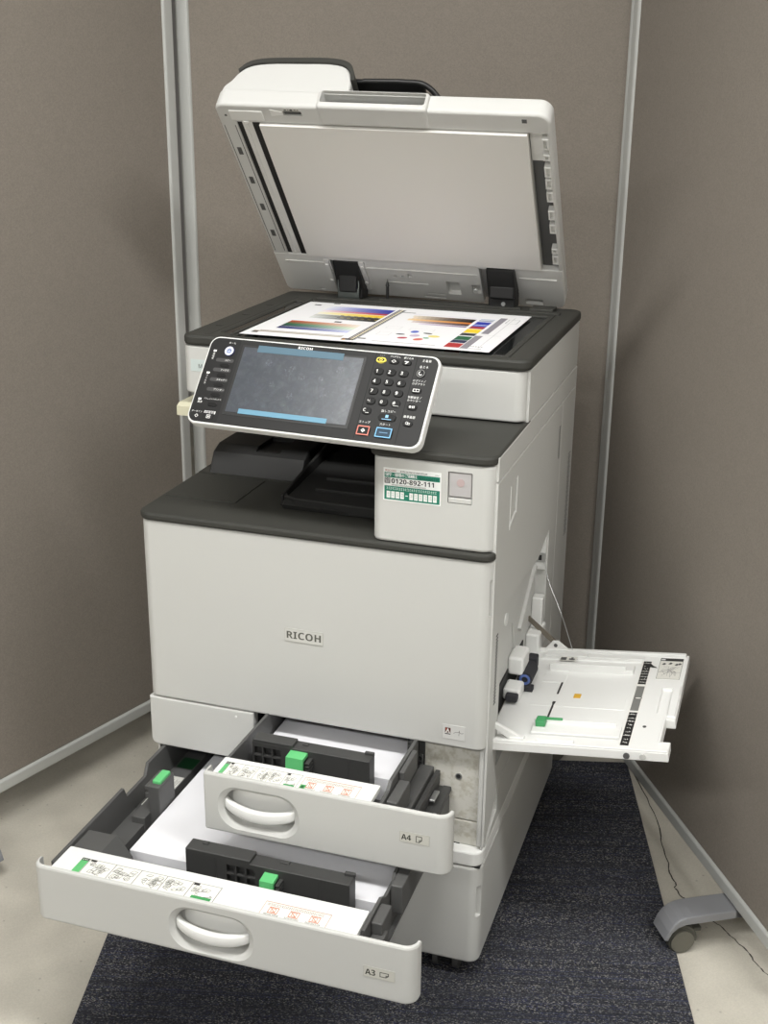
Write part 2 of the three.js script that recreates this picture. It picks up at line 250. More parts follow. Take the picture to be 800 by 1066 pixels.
// ---------------------------------------------------------------- room shell
const RX0 = -3.2, RX1 = 4.2, RZ0 = -3.0, RZ1 = 5.6;
const floor = struct('floor', bx(RX0, RX1, -0.1, 0, RZ0, RZ1), M.floor);
struct('ceiling', bx(RX0, RX1, CEILING, CEILING + 0.1, RZ0, RZ1), M.ceil);
struct('wall_left', bx(RX0 - 0.1, RX0, -0.1, CEILING + 0.1, RZ0 - 0.1, RZ1 + 0.1), M.room);
struct('wall_right', bx(RX1, RX1 + 0.1, -0.1, CEILING + 0.1, RZ0 - 0.1, RZ1 + 0.1), M.room);
struct('wall_back', bx(RX0, RX1, -0.1, CEILING + 0.1, RZ0 - 0.1, RZ0), M.room);
struct('wall_front', bx(RX0, RX1, -0.1, CEILING + 0.1, RZ1, RZ1 + 0.1), M.room);
{ // the two hairline cracks in the floor beside the mat
  const line = [[0.7365, -0.80], [0.79, -0.68], [0.8272, -0.5765], [0.838, -0.52], [0.858, -0.46], [0.862, -0.43], [0.878, -0.40], [0.876, -0.385], [0.888, -0.365], [0.9033, -0.352], [0.918, -0.325], [0.9483, -0.3086], [0.965, -0.30], [0.985, -0.275], [1.0156, -0.243], [1.032, -0.215], [1.0529, -0.1908], [1.10, -0.15], [1.16, -0.06]];
  const pos = []; const n = [];
  for (let i = 0; i < line.length - 1; i++) for (let k = 0; k < 4; k++) { const t = k / 4, j = k ? 0.0025 : 0; n.push([line[i][0] + (line[i + 1][0] - line[i][0]) * t + rr(-j, j), line[i][1] + (line[i + 1][1] - line[i][1]) * t + rr(-j, j)]); }
  for (let i = 0; i < n.length - 1; i++) {
    const [x0, z0] = n[i], [x1, z1] = n[i + 1], L = Math.hypot(x1 - x0, z1 - z0), w = rr(0.0007, 0.0016), px = -(z1 - z0) / L * w, pz = (x1 - x0) / L * w, y = 0.0004;
    pos.push(x0 - px, y, z0 - pz, x0 + px, y, z0 + pz, x1 + px, y, z1 + pz, x0 - px, y, z0 - pz, x1 + px, y, z1 + pz, x1 - px, y, z1 - pz);
  }
  const g = new THREE.BufferGeometry(); g.setAttribute('position', new THREE.Float32BufferAttribute(pos, 3)); g.computeVertexNormals();
  part('crack', g, M.crack, floor);
}

// ---------------------------------------------------------------- carpet mat
{
  const m = part('carpet_mat', rb(-0.5, 0.5, 0, 0.007, -1.0, 1.0, 0.002, 1), M.carpet, scene);
  m.rotation.y = 0.268; m.position.set(0.513, 0, 0.294);
  m.userData = { label: 'dark blue-grey flecked carpet mat under the copier', category: 'carpet' };
}

// ---------------------------------------------------------------- partition panels on castored feet
function partition(p0, dir, width, label, nx, nz, flip) {
  const P = thing('partition_panel', label, 'partition', 'grey office partitions around the copier');
  // local x along the panel from its post at p0, local z towards the copier
  const y0 = 0.08, y1 = 1.86, f = 0.028, t = 0.03, s = flip;
  P.position.set(p0[0], 0, p0[1]);
  P.rotation.y = Math.atan2(-dir[1], dir[0]);
  const fz = flip > 0 ? [-t, 0] : [0, t], mid = (fz[0] + fz[1]) / 2;
  part('fabric_panel', rb(f - 0.004, width - f + 0.004, y0 + f, y1 - f, mid - 0.010, mid + 0.010, 0.002, 1), M.cloth, P, 'taupe fabric infill');
  part('frame_post', slabY(0, f, fz[0], fz[1], y0, y1, 0.006, 0.001), M.alu, P);
  part('frame_post', slabY(width - f, width, fz[0], fz[1], y0, y1, 0.006, 0.001), M.alu, P);
  for (const [a, b] of [[y0, y0 + f], [y1 - f, y1]]) part('frame_rail', rb(f, width - f, a, b, fz[0], fz[1], 0.006, 3), M.alu, P);
  for (const fx of [0.06, 0.714]) for (const q of [-1, 1]) {
    const arm = [[0, 0.079], [0.108, 0.079], [0.122, 0.0775], [0.134, 0.073], [0.144, 0.065], [0.152, 0.053], [0.158, 0.036], [0.152, 0.034], [0.145, 0.049], [0.134, 0.0585], [0.12, 0.0625], [0, 0.0625]];
    const g = ext(poly(arm), 0.052, 0.002, 6).translate(0, 0, -0.026).rotateY(q > 0 ? -Math.PI / 2 : Math.PI / 2).translate(fx, 0, q > 0 ? fz[1] - 0.03 : fz[0] + 0.03);
    const foot = part('foot', g, M.foot, P);
    const zc = q > 0 ? fz[1] + 0.092 : fz[0] - 0.092;
    const hoodShape = new THREE.Shape(); hoodShape.absarc(0, 0.026, 0.0285, -0.25, Math.PI * 1.0, false); hoodShape.lineTo(0, 0.026);
    part('caster_hood', [ext(hoodShape, 0.034, 0.0015, 20).translate(0, 0, -0.017).rotateY(q > 0 ? Math.PI / 2 : -Math.PI / 2).translate(fx, 0, zc), rb(fx - 0.006, fx + 0.006, 0.030, 0.038, q > 0 ? zc - 0.042 : zc, q > 0 ? zc : zc + 0.042, 0.002)], M.hood, foot);
    for (const e of [-1, 1]) { part('caster_wheel', cyl(0.0245, 0.012, 'x', fx + e * 0.012, 0.0245, zc, 32), M.hood, foot); part('wheel_cap', cyl(0.0215, 0.004, 'x', fx + e * 0.0195, 0.0245, zc, 32, 0.0205), M.wheel, foot); }
  }
}
partition([-0.290, -0.712], [-0.286, 0.958], 0.9, 'taupe fabric partition standing to the left of the copier', 0, 0, -1 * -1);
partition([-0.277, -0.740], [0.983, -0.1810], 0.928, 'taupe fabric partition standing behind the copier', 0, 0, 1);
partition([0.640, -0.894], [0.506, 0.862], 0.9, 'taupe fabric partition on the right of the copier by the open side tray', 0, 0, 0);

// ---------------------------------------------------------------- the copier
const C = thing('copier', 'off-white office colour copier with raised lid, open side tray and two pulled-out drawers', 'copier');

// --- lower paper bank and casters
const bank = part('lower_cabinet', [rb(0.0, W, 0.045, 0.2315, -0.66, -0.02, 0.004)], M.white, C);
part('closed_drawer_front', cut(slabY(0, W, -0.02, 0, 0.045, 0.2315, [0.02, 0.02, 0, 0], 0.004), rb(0.577, 0.60, 0.135, 0.195, -0.014, -0.004, 0.003)), M.white, bank);
part('cabinet_top_rim', [slabY(0, W, -0.03, 0, 0.2335, 0.2600, [0.02, 0.02, 0, 0], 0.003), rb(0.0, W, 0.2335, 0.2600, -0.66, -0.03, 0.002)], M.bright, bank);
part('cabinet_seam', bx(0.003, W - 0.003, 0.2305, 0.2345, -0.655, -0.004), M.inner, bank);
for (const [x, z] of [[0.528, -0.035], [0.06, -0.035], [0.528, -0.6], [0.06, -0.6]]) {
  const c = part('caster', [rb(x - 0.013, x + 0.013, 0.03, 0.0455, z - 0.02, z + 0.02, 0.002), bx(x - 0.008, x + 0.008, 0.018, 0.04, z - 0.012, z + 0.012)], M.black, C);
  for (const e of [-1, 1]) part('caster_wheel', cyl(0.0225, 0.009, 'x', x + e * 0.0175, 0.0295, z, 24), M.grey, c);
}

// --- carcass: inner walls that close the drawer bays
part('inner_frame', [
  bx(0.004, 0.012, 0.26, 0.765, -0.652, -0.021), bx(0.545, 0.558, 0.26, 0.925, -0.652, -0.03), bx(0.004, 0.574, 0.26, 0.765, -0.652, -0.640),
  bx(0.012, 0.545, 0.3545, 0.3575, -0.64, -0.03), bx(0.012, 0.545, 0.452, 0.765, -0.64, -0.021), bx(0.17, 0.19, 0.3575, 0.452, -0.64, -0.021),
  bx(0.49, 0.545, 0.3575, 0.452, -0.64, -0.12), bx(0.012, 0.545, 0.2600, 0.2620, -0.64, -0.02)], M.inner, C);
part('rear_cover', rb(0.0, W, 0.2605, 0.925, -0.66, -0.653, 0.002), M.white, C);
part('side_cover', rb(-0.0005, 0.004, 0.262, 0.764, -0.652, -0.021, 0.001), M.white, C);

// --- right side: plates with real gaps, the tray pocket cut in
part('side_top_cover', rb(0.578, W, 0.8875, 0.9245, -0.652, -0.012, 0.002), M.white, C);
{
  const base = prismX([[-0.012, 0.885], [-0.5245, 0.885], [-0.5245, 0.335], [-0.225, 0.335], [-0.11, 0.335], [-0.02, 0.268], [-0.012, 0.268]], 0.5745, W, 0.0012);
  const pocket = prismX([[-0.455, 0.660], [-0.445, 0.662], [-0.36, 0.640], [-0.20, 0.655], [-0.079, 0.657], [-0.076, 0.38], [-0.455, 0.38]], 0.5, 0.7);
  const gripTop = prismX([[-0.1, 0.852], [-0.145, 0.856], [-0.145, 0.80], [-0.1, 0.786]], 0.5775, 0.7);
  part('side_cover', cut(base, pocket, gripTop), M.white, C);
  parts('side_grip', [prismX([[-0.1005, 0.818], [-0.1445, 0.832], [-0.1445, 0.8005], [-0.1005, 0.7865]], 0.5755, 0.5835, 0.001), prismX([[-0.0995, 0.852], [-0.1455, 0.857], [-0.1455, 0.799], [-0.0995, 0.785]], 0.5748, 0.578)], M.bright, C);
}
parts('grip_edge_highlight', [prismX([[-0.0985, 0.854], [-0.1012, 0.854], [-0.1012, 0.784], [-0.0985, 0.784]], 0.5862, 0.5878, 0.0004), prismX([[-0.1440, 0.858], [-0.1465, 0.858], [-0.1465, 0.798], [-0.1440, 0.798]], 0.5862, 0.5878, 0.0004)], M.bright, C);  // thin bright strips added to draw highlights along the grip's side edges
part('side_rear_cover', rb(0.578, W, 0.2605, 0.8855, -0.652, -0.5265, 0.0015), M.white, C);
// tray pocket: a back plate with ribs and the hinge blocks
const pocket = part('tray_pocket', [bx(0.5610, 0.5660, 0.38, 0.665, -0.455, -0.074), bx(0.5610, 0.5855, 0.40, 0.655, -0.4585, -0.4545)], M.white, C);
parts('pocket_rib', [prismX([[-0.43, 0.60], [-0.44, 0.592], [-0.32, 0.515], [-0.31, 0.523]], 0.565, 0.572, 0.001), prismX([[-0.25, 0.56], [-0.258, 0.556], [-0.30, 0.46], [-0.29, 0.46]], 0.565, 0.570, 0.001)], M.white, pocket);
part('pocket_disc', cyl(0.011, 0.003, 'x', 0.5665, 0.585, -0.205, 24), M.bright, pocket);
parts('hinge_block', [rb(0.566, 0.587, 0.470, 0.535, -0.452, -0.428, 0.004), rb(0.566, 0.592, 0.44, 0.480, -0.4525, -0.385, 0.005)], M.bright, pocket);
part('latch_plate', rb(0.566, 0.5845, 0.585, 0.650, -0.4545, -0.445, 0.001), M.bright, pocket);
part('latch_socket', [bx(0.566, 0.5850, 0.600, 0.618, -0.4455, -0.4435)], M.steel, pocket);
parts('latch_hole', [bx(0.572, 0.578, 0.604, 0.614, -0.4440, -0.4428), bx(0.573, 0.578, 0.636, 0.640, -0.4452, -0.4440)], M.inner, pocket);
part('feed_slot', bx(0.5655, 0.568, 0.425, 0.478, -0.36, -0.085), M.inner, pocket);
// lower right sill under the tray, with the carrying grip
part('side_sill', cut(prismX([[-0.5245, 0.333], [-0.112, 0.333], [-0.022, 0.266], [-0.022, 0.2605], [-0.5245, 0.2605]], 0.5745, W, 0.0012), prismX([[-0.03, 0.283], [-0.10, 0.331], [-0.10, 0.285], [-0.03, 0.264]], 0.58, 0.7)), M.white, C);
part('carrying_grip', prismX([[-0.032, 0.274], [-0.098, 0.303], [-0.098, 0.287], [-0.032, 0.266]], 0.577, 0.5835, 0.002), M.bright, C);
// slits near the door edge and perforations at the rear
{
  const g = []; for (let i = 0; i < 22; i++) { const y = 0.628 - i * 0.0056; g.push(bx(0.5866, 0.5874, y, y + 0.0024, -0.052, -0.040)); }
  part('ventilation_slots', g, M.inner, C);
  const h = []; for (let i = 0; i < 14; i++) { const y = 0.842 - i * 0.0045; h.push(bx(0.5866, 0.5873, y, y + 0.002, -0.513, -0.500)); }
  for (let i = 0; i < 34; i++) for (let k = 0; k < 4; k++) { const y = 0.758 - i * 0.005, z = -0.640 + k * 0.006 + (i % 2) * 0.003; h.push(bx(0.5866, 0.5873, y, y + 0.0025, z, z + 0.003)); }
  part('ventilation_slots', h, M.grey, C);
}

// --- front covers
const logoTex = canvasTex(512, 128, (g, w, h) => { g.fillStyle = '#cbcbc6'; g.fillRect(0, 0, w, h); g.strokeStyle = '#b3b2ac'; g.lineWidth = 5; g.strokeRect(2, 2, w - 4, h - 4); g.save(); g.translate(w / 2, 96); g.scale(1.62, 1); g.font = 'bold 96px sans-serif'; g.textAlign = 'center'; g.fillStyle = '#56564f'; g.fillText('RICOH', 0, 0); g.restore(); });
const door = part('front_door', cut(slabY(0, 0.586, -0.0205, 0, 0.4475, 0.7645, [0.018, 0.02, 0, 0], 0.0035), rb(0.579, 0.60, 0.676, 0.735, -0.014, -0.007, 0.002)), M.white, C);
part('maker_badge', plate(0.2515, 0.3165, 0.5885, 0.611, -0.0002, 0.0012), printMat(logoTex), door, 'small rectangular maker badge reading RICOH', true);
const pdfTex = canvasTex(384, 256, (g, w, h) => {
  g.fillStyle = '#d2d2cf'; g.fillRect(0, 0, w, h); g.strokeStyle = '#a5a5a2'; g.lineWidth = 4; g.strokeRect(3, 3, w - 6, h - 6);
  g.fillStyle = '#4a1d18'; g.fillRect(46, 52, 92, 92); g.fillStyle = '#e9e7e2'; g.beginPath(); g.moveTo(92, 56); g.lineTo(132, 144); g.lineTo(108, 144); g.lineTo(92, 104); g.lineTo(74, 144); g.lineTo(52, 144); g.closePath(); g.fill(); g.fillStyle = '#b4553f'; g.fillRect(60, 56, 14, 40);
  g.fillStyle = '#333'; g.fillRect(46, 156, 92, 16);
  g.strokeStyle = '#333'; g.lineWidth = 6; g.beginPath(); g.moveTo(190, 140); g.bezierCurveTo(230, 100, 240, 130, 268, 104); g.bezierCurveTo(290, 90, 300, 150, 350, 112); g.moveTo(284, 76); g.lineTo(276, 172); g.stroke();
});
part('licence_sticker', plate(0.516, 0.5535, 0.4615, 0.4865, -0.0002, 0.0008), printMat(pdfTex), door, 'small grey sticker with red and black logo', true);
const lc = part('lower_left_cover', ext(rrect(new THREE.Shape(), 0, 0.3545, 0.192, 0.4455, [0.012, 0, 0, 0]), 0.0205, 0.0025).translate(0, 0, -0.0205), M.white, C);
part('cover_pin', cyl(0.002, 0.002, 'z', 0.1608, 0.4345, 0.0006, 12), M.bright, lc);
// soiled column to the right of the drawer bays
const col = part('bay_column', [prismZ([[0.483, 0.4465], [0.579, 0.4465], [0.579, 0.3075], [0.5135, 0.3075], [0.5135, 0.351], [0.483, 0.351]], -0.032, -0.02, 0.0012)], M.dirty, C, 'soiled off-white inner column');
part('bay_column_foot', prismZ([[0.5135, 0.305], [0.579, 0.305], [0.579, 0.2605], [0.5135, 0.2605]], -0.032, -0.02, 0.0012), M.dirty, col);
part('screw_hole', [cyl(0.0055, 0.002, 'z', 0.5403, 0.3855, -0.0198, 20)], M.steel, col);
part('screw_hole', [cyl(0.0035, 0.002, 'z', 0.5400, 0.3858, -0.0192, 16)], M.inner, col);
part('column_edge', [rb(0.5805, 0.5845, 0.2605, 0.4465, -0.032, -0.012, 0.0015)], M.white, col);
const con = part('drawer_connector', [rb(0.466, 0.4825, 0.3575, 0.4465, -0.04, -0.024, 0.001)], M.grey, C);
part('socket_plate', [rb(0.469, 0.4795, 0.388, 0.412, -0.0245, -0.0215, 0.003)], M.steel, con);
part('socket_hole', [cyl(0.0035, 0.002, 'z', 0.4742, 0.4045, -0.0210, 16), cyl(0.0035, 0.002, 'z', 0.4742, 0.3955, -0.0210, 16)], M.inner, con);

// --- dark top of the lower body with the output tray
const top = part('body_top', [cut(slabY(-0.004, 0.588, -0.22, 0.004, 0.7655, 0.7785, [0.024, 0.02, 0, 0], 0.004), bx(0.5735, 0.7, 0.7, 0.9, -0.5, -0.0115)), bx(-0.002, 0.558, 0.766, 0.7785, -0.65, -0.22)], M.cap, C, 'charcoal plastic top');
part('tray_flap', [slabY(0.004, 0.131, -0.21, -0.084, 0.7775, 0.7800, 0.002, 0.0006)], M.cap, top);
part('raised_ledge', [cut(prismX([[-0.225, 0.778], [-0.245, 0.812], [-0.27, 0.822], [-0.45, 0.822], [-0.45, 0.778]], 0.016, 0.19, 0.003), rb(0.094, 0.14, 0.815, 0.84, -0.33, -0.252, 0.002))], M.exit, top);
part('output_tray', [
  prismX([[-0.088, 0.779], [-0.086, 0.786], [-0.095, 0.792], [-0.40, 0.815], [-0.40, 0.779]], 0.212, 0.388, 0.004),
  ext(poly([[0.388, 0.084], [0.235, 0.090], [0.212, 0.100], [0.204, 0.118], [0.206, 0.40], [0.211, 0.40], [0.210, 0.12], [0.217, 0.106], [0.237, 0.096], [0.388, 0.090]]), 0.018, 0.002, 8, 1).rotateX(-Math.PI / 2).translate(0, 0.7795, 0),
  prismX([[-0.10, 0.779], [-0.10, 0.7975], [-0.40, 0.838], [-0.40, 0.779]], 0.2045, 0.2105, 0.002),
  rb(0.25, 0.388, 0.793, 0.8005, -0.145, -0.1415, 0.0015), rb(0.25, 0.388, 0.797, 0.8045, -0.195, -0.1915, 0.0015)], M.exit, top);
part('exit_wall', [bx(0.10, 0.57, 0.7785, 0.925, -0.645, -0.42), rb(0.30, 0.38, 0.88, 0.915, -0.42, -0.34, 0.004), bx(0.397, 0.574, 0.7785, 0.91, -0.42, -0.20), bx(0.02, 0.57, 0.915, 0.929, -0.645, -0.25)], M.exit, top);
part('paper_sensor_arm', prismX([[-0.34, 0.90], [-0.30, 0.885], [-0.29, 0.862], [-0.30, 0.86], [-0.34, 0.875]], 0.36, 0.375, 0.002), M.grey, top);

// --- right tower
const tower = part('front_tower', cut(slabY(0.3965, 0.5845, -0.20, 0, 0.7795, 0.9125, [0.016, 0.02, 0, 0], 0.004), rb(0.5135, 0.5505, 0.8515, 0.9005, -0.006, 0.01, 0.002)), M.white, C);
part('tower_top', slabY(0.390, 0.5865, -0.23, 0.004, 0.9135, 0.9275, [0.02, 0.024, 0, 0], 0.004), M.cap, tower, 'charcoal plastic top');
part('function_lamp_cover', rb(0.515, 0.549, 0.862, 0.899, -0.008, -0.0015, 0.0015), std({ color: rgb(0.47, 0.455, 0.455), roughness: 0.45 }), tower);
part('lamp_lip', rb(0.5145, 0.5495, 0.8525, 0.860, -0.007, -0.001, 0.001), M.white, tower);
part('lamp_glow_dot', cyl(0.006, 0.001, 'z', 0.5325, 0.884, -0.0012, 24), std({ color: rgb(0.50, 0.39, 0.385), roughness: 0.5 }), tower);  // pink tint paints the lamp's faint glow into this disc
const telTex = canvasTex(1024, 560, (g, w, h) => {
  const G = '#117a63'; g.fillStyle = '#eef0ee'; g.fillRect(0, 0, w, h);
  g.fillStyle = '#b98f84'; g.save(); g.translate(28, 62); g.scale(1.45, 1); g.font = 'bold 44px sans-serif'; g.fillText('RICOH', 0, 0); g.restore();
  micro(g, 300, 34, 480, 26, '#222', 5); micro(g, 920, 40, 60, 20, '#444', 3);
  g.fillStyle = G; g.fillRect(20, 76, 984, 86); jp(g, '保守・修理のご依頼は', 34, 84, 66, '#f4f4f4', 0.86, 'left', 0.12); micro(g, 640, 110, 330, 34, '#0a3f35', 6);
  g.fillStyle = '#2b2b2b'; g.fillRect(22, 172, 100, 92); g.strokeStyle = '#eee'; g.lineWidth = 8; for (const cx of [48, 96]) { g.beginPath(); g.arc(cx, 200, 16, 0, 7); g.stroke(); } g.fillStyle = '#eee'; g.fillRect(34, 226, 74, 8); g.fillRect(34, 244, 74, 8);
  g.fillStyle = '#14181c'; g.save(); g.translate(140, 258); g.scale(1.13, 1); g.font = 'bold 112px sans-serif'; g.fillText('0120-892-111', 0, 0); g.restore();
  micro(g, 150, 276, 600, 20, '#444', 3);
  g.fillStyle = G; g.fillRect(20, 306, 984, 236); micro(g, 60, 326, 880, 42, '#e8efec', 5);
  g.fillStyle = '#eef0ee'; for (let i = 0; i < 4; i++) g.fillRect(60 + i * 82, 396, 66, 118); for (let i = 0; i < 6; i++) g.fillRect(468 + i * 84, 396, 66, 118); g.fillRect(398, 446, 46, 14);
  for (let i = 0; i < 10; i++) { const x = i < 4 ? 74 + i * 82 : 482 + (i - 4) * 84; micro(g, x, 420, 36, 70, '#9aa6a2', 4); }
});
part('service_sticker', plate(0.4145, 0.5035, 0.8455, 0.8965, -0.0002, 0.0006), printMat(telTex), tower, 'green and white telephone sticker reading 0120-892-111', true);

// --- scanner
const sc = part('scanner_body', [slabY(-0.008, 0.583, -0.655, -0.19, 0.930, 1.0115, [0.016, 0.018, 0.004, 0.004], 0.003)], M.white, C);
part('scanner_side_cover', rb(0.575, W, 0.9265, 1.0115, -0.656, -0.208, 0.002), M.white, sc);
part('scanner_top_frame', [slabY(-0.006, 0.590, -0.664, -0.186, 1.0130, 1.0310, [0.014, 0.022, 0.02, 0.014], 0.005, [[0.052, 0.068, -0.56, -0.225], [0.084, 0.540, -0.572, -0.207]])], M.cap, sc, 'charcoal glass surround');
part('platen_glass', bx(0.08, 0.545, 1.0140, 1.0285, -0.575, -0.204), M.glass, sc);
part('feeder_glass', bx(0.048, 0.072, 1.0140, 1.0285, -0.563, -0.222), M.glass, sc);
parts('frame_ridge', [rb(0.550, 0.5535, 1.0305, 1.0325, -0.60, -0.205, 0.0008), rb(0.30, 0.555, 1.0305, 1.0322, -0.2005, -0.198, 0.0008), rb(0.03, 0.04, 1.0305, 1.0315, -0.60, -0.20, 0.0005), rb(0.074, 0.080, 1.0305, 1.0330, -0.575, -0.207, 0.0008), rb(0.08, 0.56, 1.0305, 1.0345, -0.60, -0.585, 0.001), rb(0.50, 0.545, 1.0305, 1.038, -0.64, -0.60, 0.002), rb(0.2, 0.48, 1.0305, 1.0345, -0.63, -0.615, 0.001)], M.cap, sc);
parts('alignment_mark', [0.02, 0.02, 0.02].map((x, i) => bx(x - 0.004, x + 0.008, 1.0308, 1.0316, -0.28 - i * 0.11, -0.274 - i * 0.11)), M.black, sc);
const mTex = canvasTex(256, 128, (g, w, h) => { g.fillStyle = '#c4cfcd'; g.fillRect(0, 0, w, h); g.fillStyle = '#2d3434'; g.font = '62px sans-serif'; g.fillText('M', 86, 92); });
part('model_sticker', plate(0.0075, 0.048, 0.9680, 0.9885, -0.1902, 0.0008), printMat(mTex), sc, 'pale blue model sticker beginning with M', true);
part('clip_holder', [prismX([[-0.19, 0.888], [-0.19, 0.904], [-0.20, 0.909], [-0.26, 0.909], [-0.26, 0.888]], -0.024, 0.06, 0.002), bx(0.03, 0.055, 0.905, 0.932, -0.255, -0.215)], M.cream, sc, 'pale cream plastic clip');

// --- lid hinges
for (const [x, n] of [[0.140, 0], [0.443, 1]]) {
  const h = part('lid_hinge', [rb(x - 0.026, x + 0.026, 1.03, 1.060, -0.655, -0.618, 0.004), prismX([[-0.645, 1.04], [-0.618, 1.05], [-0.590, 1.105], [-0.602, 1.118], [-0.648, 1.075]], x - 0.0265, x + 0.0265, 0.003), n ? rb(x - 0.022, x + 0.026, 1.05, 1.075, -0.625, -0.606, 0.004) : rb(x - 0.018, x + 0.018, 1.045, 1.09, -0.62, -0.604, 0.003)], M.black, C, 'black lid hinge');
  if (!n) part('hinge_plate', [rb(x - 0.022, x + 0.022, 1.031, 1.052, -0.612, -0.609, 0.001), bx(x - 0.022, x - 0.020, 1.050, 1.078, -0.628, -0.609), bx(x + 0.020, x + 0.022, 1.050, 1.072, -0.628, -0.609)], std({ color: rgb(0.2, 0.22, 0.21), roughness: 0.3, metalness: 0.9 }), h);
  else part('hinge_screw', cyl(0.004, 0.002, 'z', x + 0.004, 1.040, -0.6165, 16), M.steel, h);
}
part('lid_sensor_pin', [cyl(0.003, 0.03, 'y', 0.215, 1.045, -0.625, 10), new THREE.ConeGeometry(0.004, 0.014, 10).translate(0.215, 1.066, -0.625)], M.black, sc);

// --- raised lid with document feeder; local x across, y from hinge to front edge, z out of the underside
const LW = 0.5624, LH = 0.5134;
const lid = part('lid', cut(ext(rrect(new THREE.Shape(), 0, 0, LW, LH, [0.012, 0.02, 0.022, 0.016]), 0.035, 0.005, 10, 4).translate(0, 0, -0.035),
  bx(-0.1, 1, -0.1, 0.1185, -0.016, 0.1), bx(0.0305, 0.556, 0.1, 0.474, -0.0131, 0.1), bx(0.120, 0.152, 0.492, 0.502, -0.006, 0.01), bx(0.1865, 0.3605, 0.4795, 0.6, -0.0285, -0.0055)), M.lid, C, 'raised scanner lid');
lid.position.set(-0.008, 1.035, -0.661); lid.rotation.set(0.7902, 0.0414, -0.0162, 'YZX');
part('lid_rear_strip', cut(ext(rrect(new THREE.Shape(), 0.0005, 0.0005, LW - 0.0005, 0.118, [0.012, 0.02, 0, 0]), 0.016, 0.002).translate(0, 0, -0.016),
  bx(0.112, 0.168, -0.1, 0.106, -0.03, 0.03), bx(0.405, 0.474, -0.1, 0.110, -0.03, 0.03), rb(0.336, 0.362, 0.022, 0.062, -0.010, 0.02, 0.002), rb(0.385, 0.402, 0.03, 0.056, -0.008, 0.02, 0.002), rb(0.486, 0.520, 0.008, 0.026, -0.010, 0.02, 0.002), rb(0.285, 0.33, 0.006, 0.012, -0.008, 0.02, 0.001), rb(0.295, 0.331, 0.018, 0.0205, -0.004, 0.02, 0.0005), rb(0.232, 0.24, 0.066, 0.07, -0.006, 0.02, 0.001), rb(0.247, 0.255, 0.066, 0.07, -0.006, 0.02, 0.001), rb(0.262, 0.27, 0.066, 0.078, -0.006, 0.02, 0.001), rb(0.070, 0.082, 0.006, 0.012, -0.006, 0.02, 0.001)), M.under, lid);
parts('rear_strip_rib', [rb(0.02, 0.10, 0.0965, 0.0985, -0.001, 0.0022, 0.0006), rb(0.18, 0.40, 0.0885, 0.0905, -0.001, 0.0022, 0.0006), rb(0.48, 0.55, 0.0885, 0.0905, -0.001, 0.0022, 0.0006), rb(0.215, 0.30, 0.048, 0.0495, -0.001, 0.0015, 0.0005), rb(0.100, 0.110, 0.022, 0.108, -0.001, 0.004, 0.001), rb(0.170, 0.181, 0.022, 0.108, -0.001, 0.004, 0.001)], M.under, lid);
for (const [x, y] of [[0.105, 0.094], [0.105, 0.045], [0.1755, 0.094], [0.1755, 0.045], [0.393, 0.045], [0.43, 0.103]]) part('strip_boss', cyl(0.0038, 0.004, 'z', x, y, 0.004, 16), M.bright, lid);
for (const y of [0.402, 0.327, 0.254, 0.179]) part('border_window', rb(0.0125, 0.0205, y - 0.009, y + 0.009, -0.0010, 0.0006, 0.0005), M.grey, lid);
parts('border_groove', [bx(0.0058, 0.0070, 0.125, 0.465, -0.0012, 0.0003), bx(0.0255, 0.0268, 0.125, 0.465, -0.0012, 0.0003)], M.grey, lid);
parts('gap_shade_strip', [bx(0.0305, 0.0385, 0.118, 0.474, -0.0131, -0.003), bx(0.0575, 0.0712, 0.118, 0.474, -0.0131, -0.002)], M.black, lid, 'black strips painted as shaded gaps either side of the scan bar');  // solid black stands in for the shade inside both gaps
part('scan_bar', [rb(0.0385, 0.0575, 0.119, 0.473, -0.013, -0.002, 0.002), rb(0.044, 0.0475, 0.119, 0.473, -0.003, 0.0, 0.001), cyl(0.007, 0.004, 'y', 0.048, 0.475, -0.004, 20)], M.under, lid);
part('platen_pad', rb(0.0715, 0.524, 0.1205, 0.4715, -0.008, 0.005, 0.0012, 1), M.pad, lid, 'large off-white platen cushion');
part('recess_panel', [bx(0.525, 0.556, 0.118, 0.40, -0.0131, -0.0122)], M.grey, lid);
part('recess_panel', [bx(0.525, 0.556, 0.40, 0.474, -0.0131, -0.010)], M.under, lid);
for (const y of [0.449, 0.418, 0.384, 0.354, 0.322, 0.275, 0.238, 0.176, 0.150]) {
  const s = y === 0.418 || y === 0.176 ? 0.007 : 0.012;
  part('hook_frame', cut(rb(0.5455, 0.5565, y - s, y + s, -0.0125, 0.0012, 0.001), bx(0.5485, 0.554, y - s + 0.003, y + s - 0.003, -0.004, 0.01)), M.under, lid);
}
part('size_window', [rb(0.1215, 0.1505, 0.4925, 0.5015, -0.005, -0.0025, 0.001)], M.grey, lid);
parts('edge_hole', [cyl(0.0045, 0.001, 'z', 0.2735, 0.487, 0.0003, 20), bx(0.517, 0.525, 0.495, 0.503, -0.0005, 0.0004), bx(0.014, 0.018, 0.486, 0.490, -0.0005, 0.0004)], M.grey, lid);
{ const tx = canvasTex(128, 32, (g, w, h) => { g.fillStyle = '#bdbcb6'; g.fillRect(0, 0, w, h); g.fillStyle = '#222'; g.fillRect(8, 10, 16, 12); g.beginPath(); g.arc(62, 16, 11, 0, 7); g.fill(); g.fillRect(34, 8, 10, 8); g.fillRect(84, 10, 14, 10); g.fillRect(112, 8, 4, 16); });
  part('edge_marking', plate(0.122, 0.150, 0.5025, 0.508, -0.0002, 0.0006), printMat(tx), lid, null, true); }
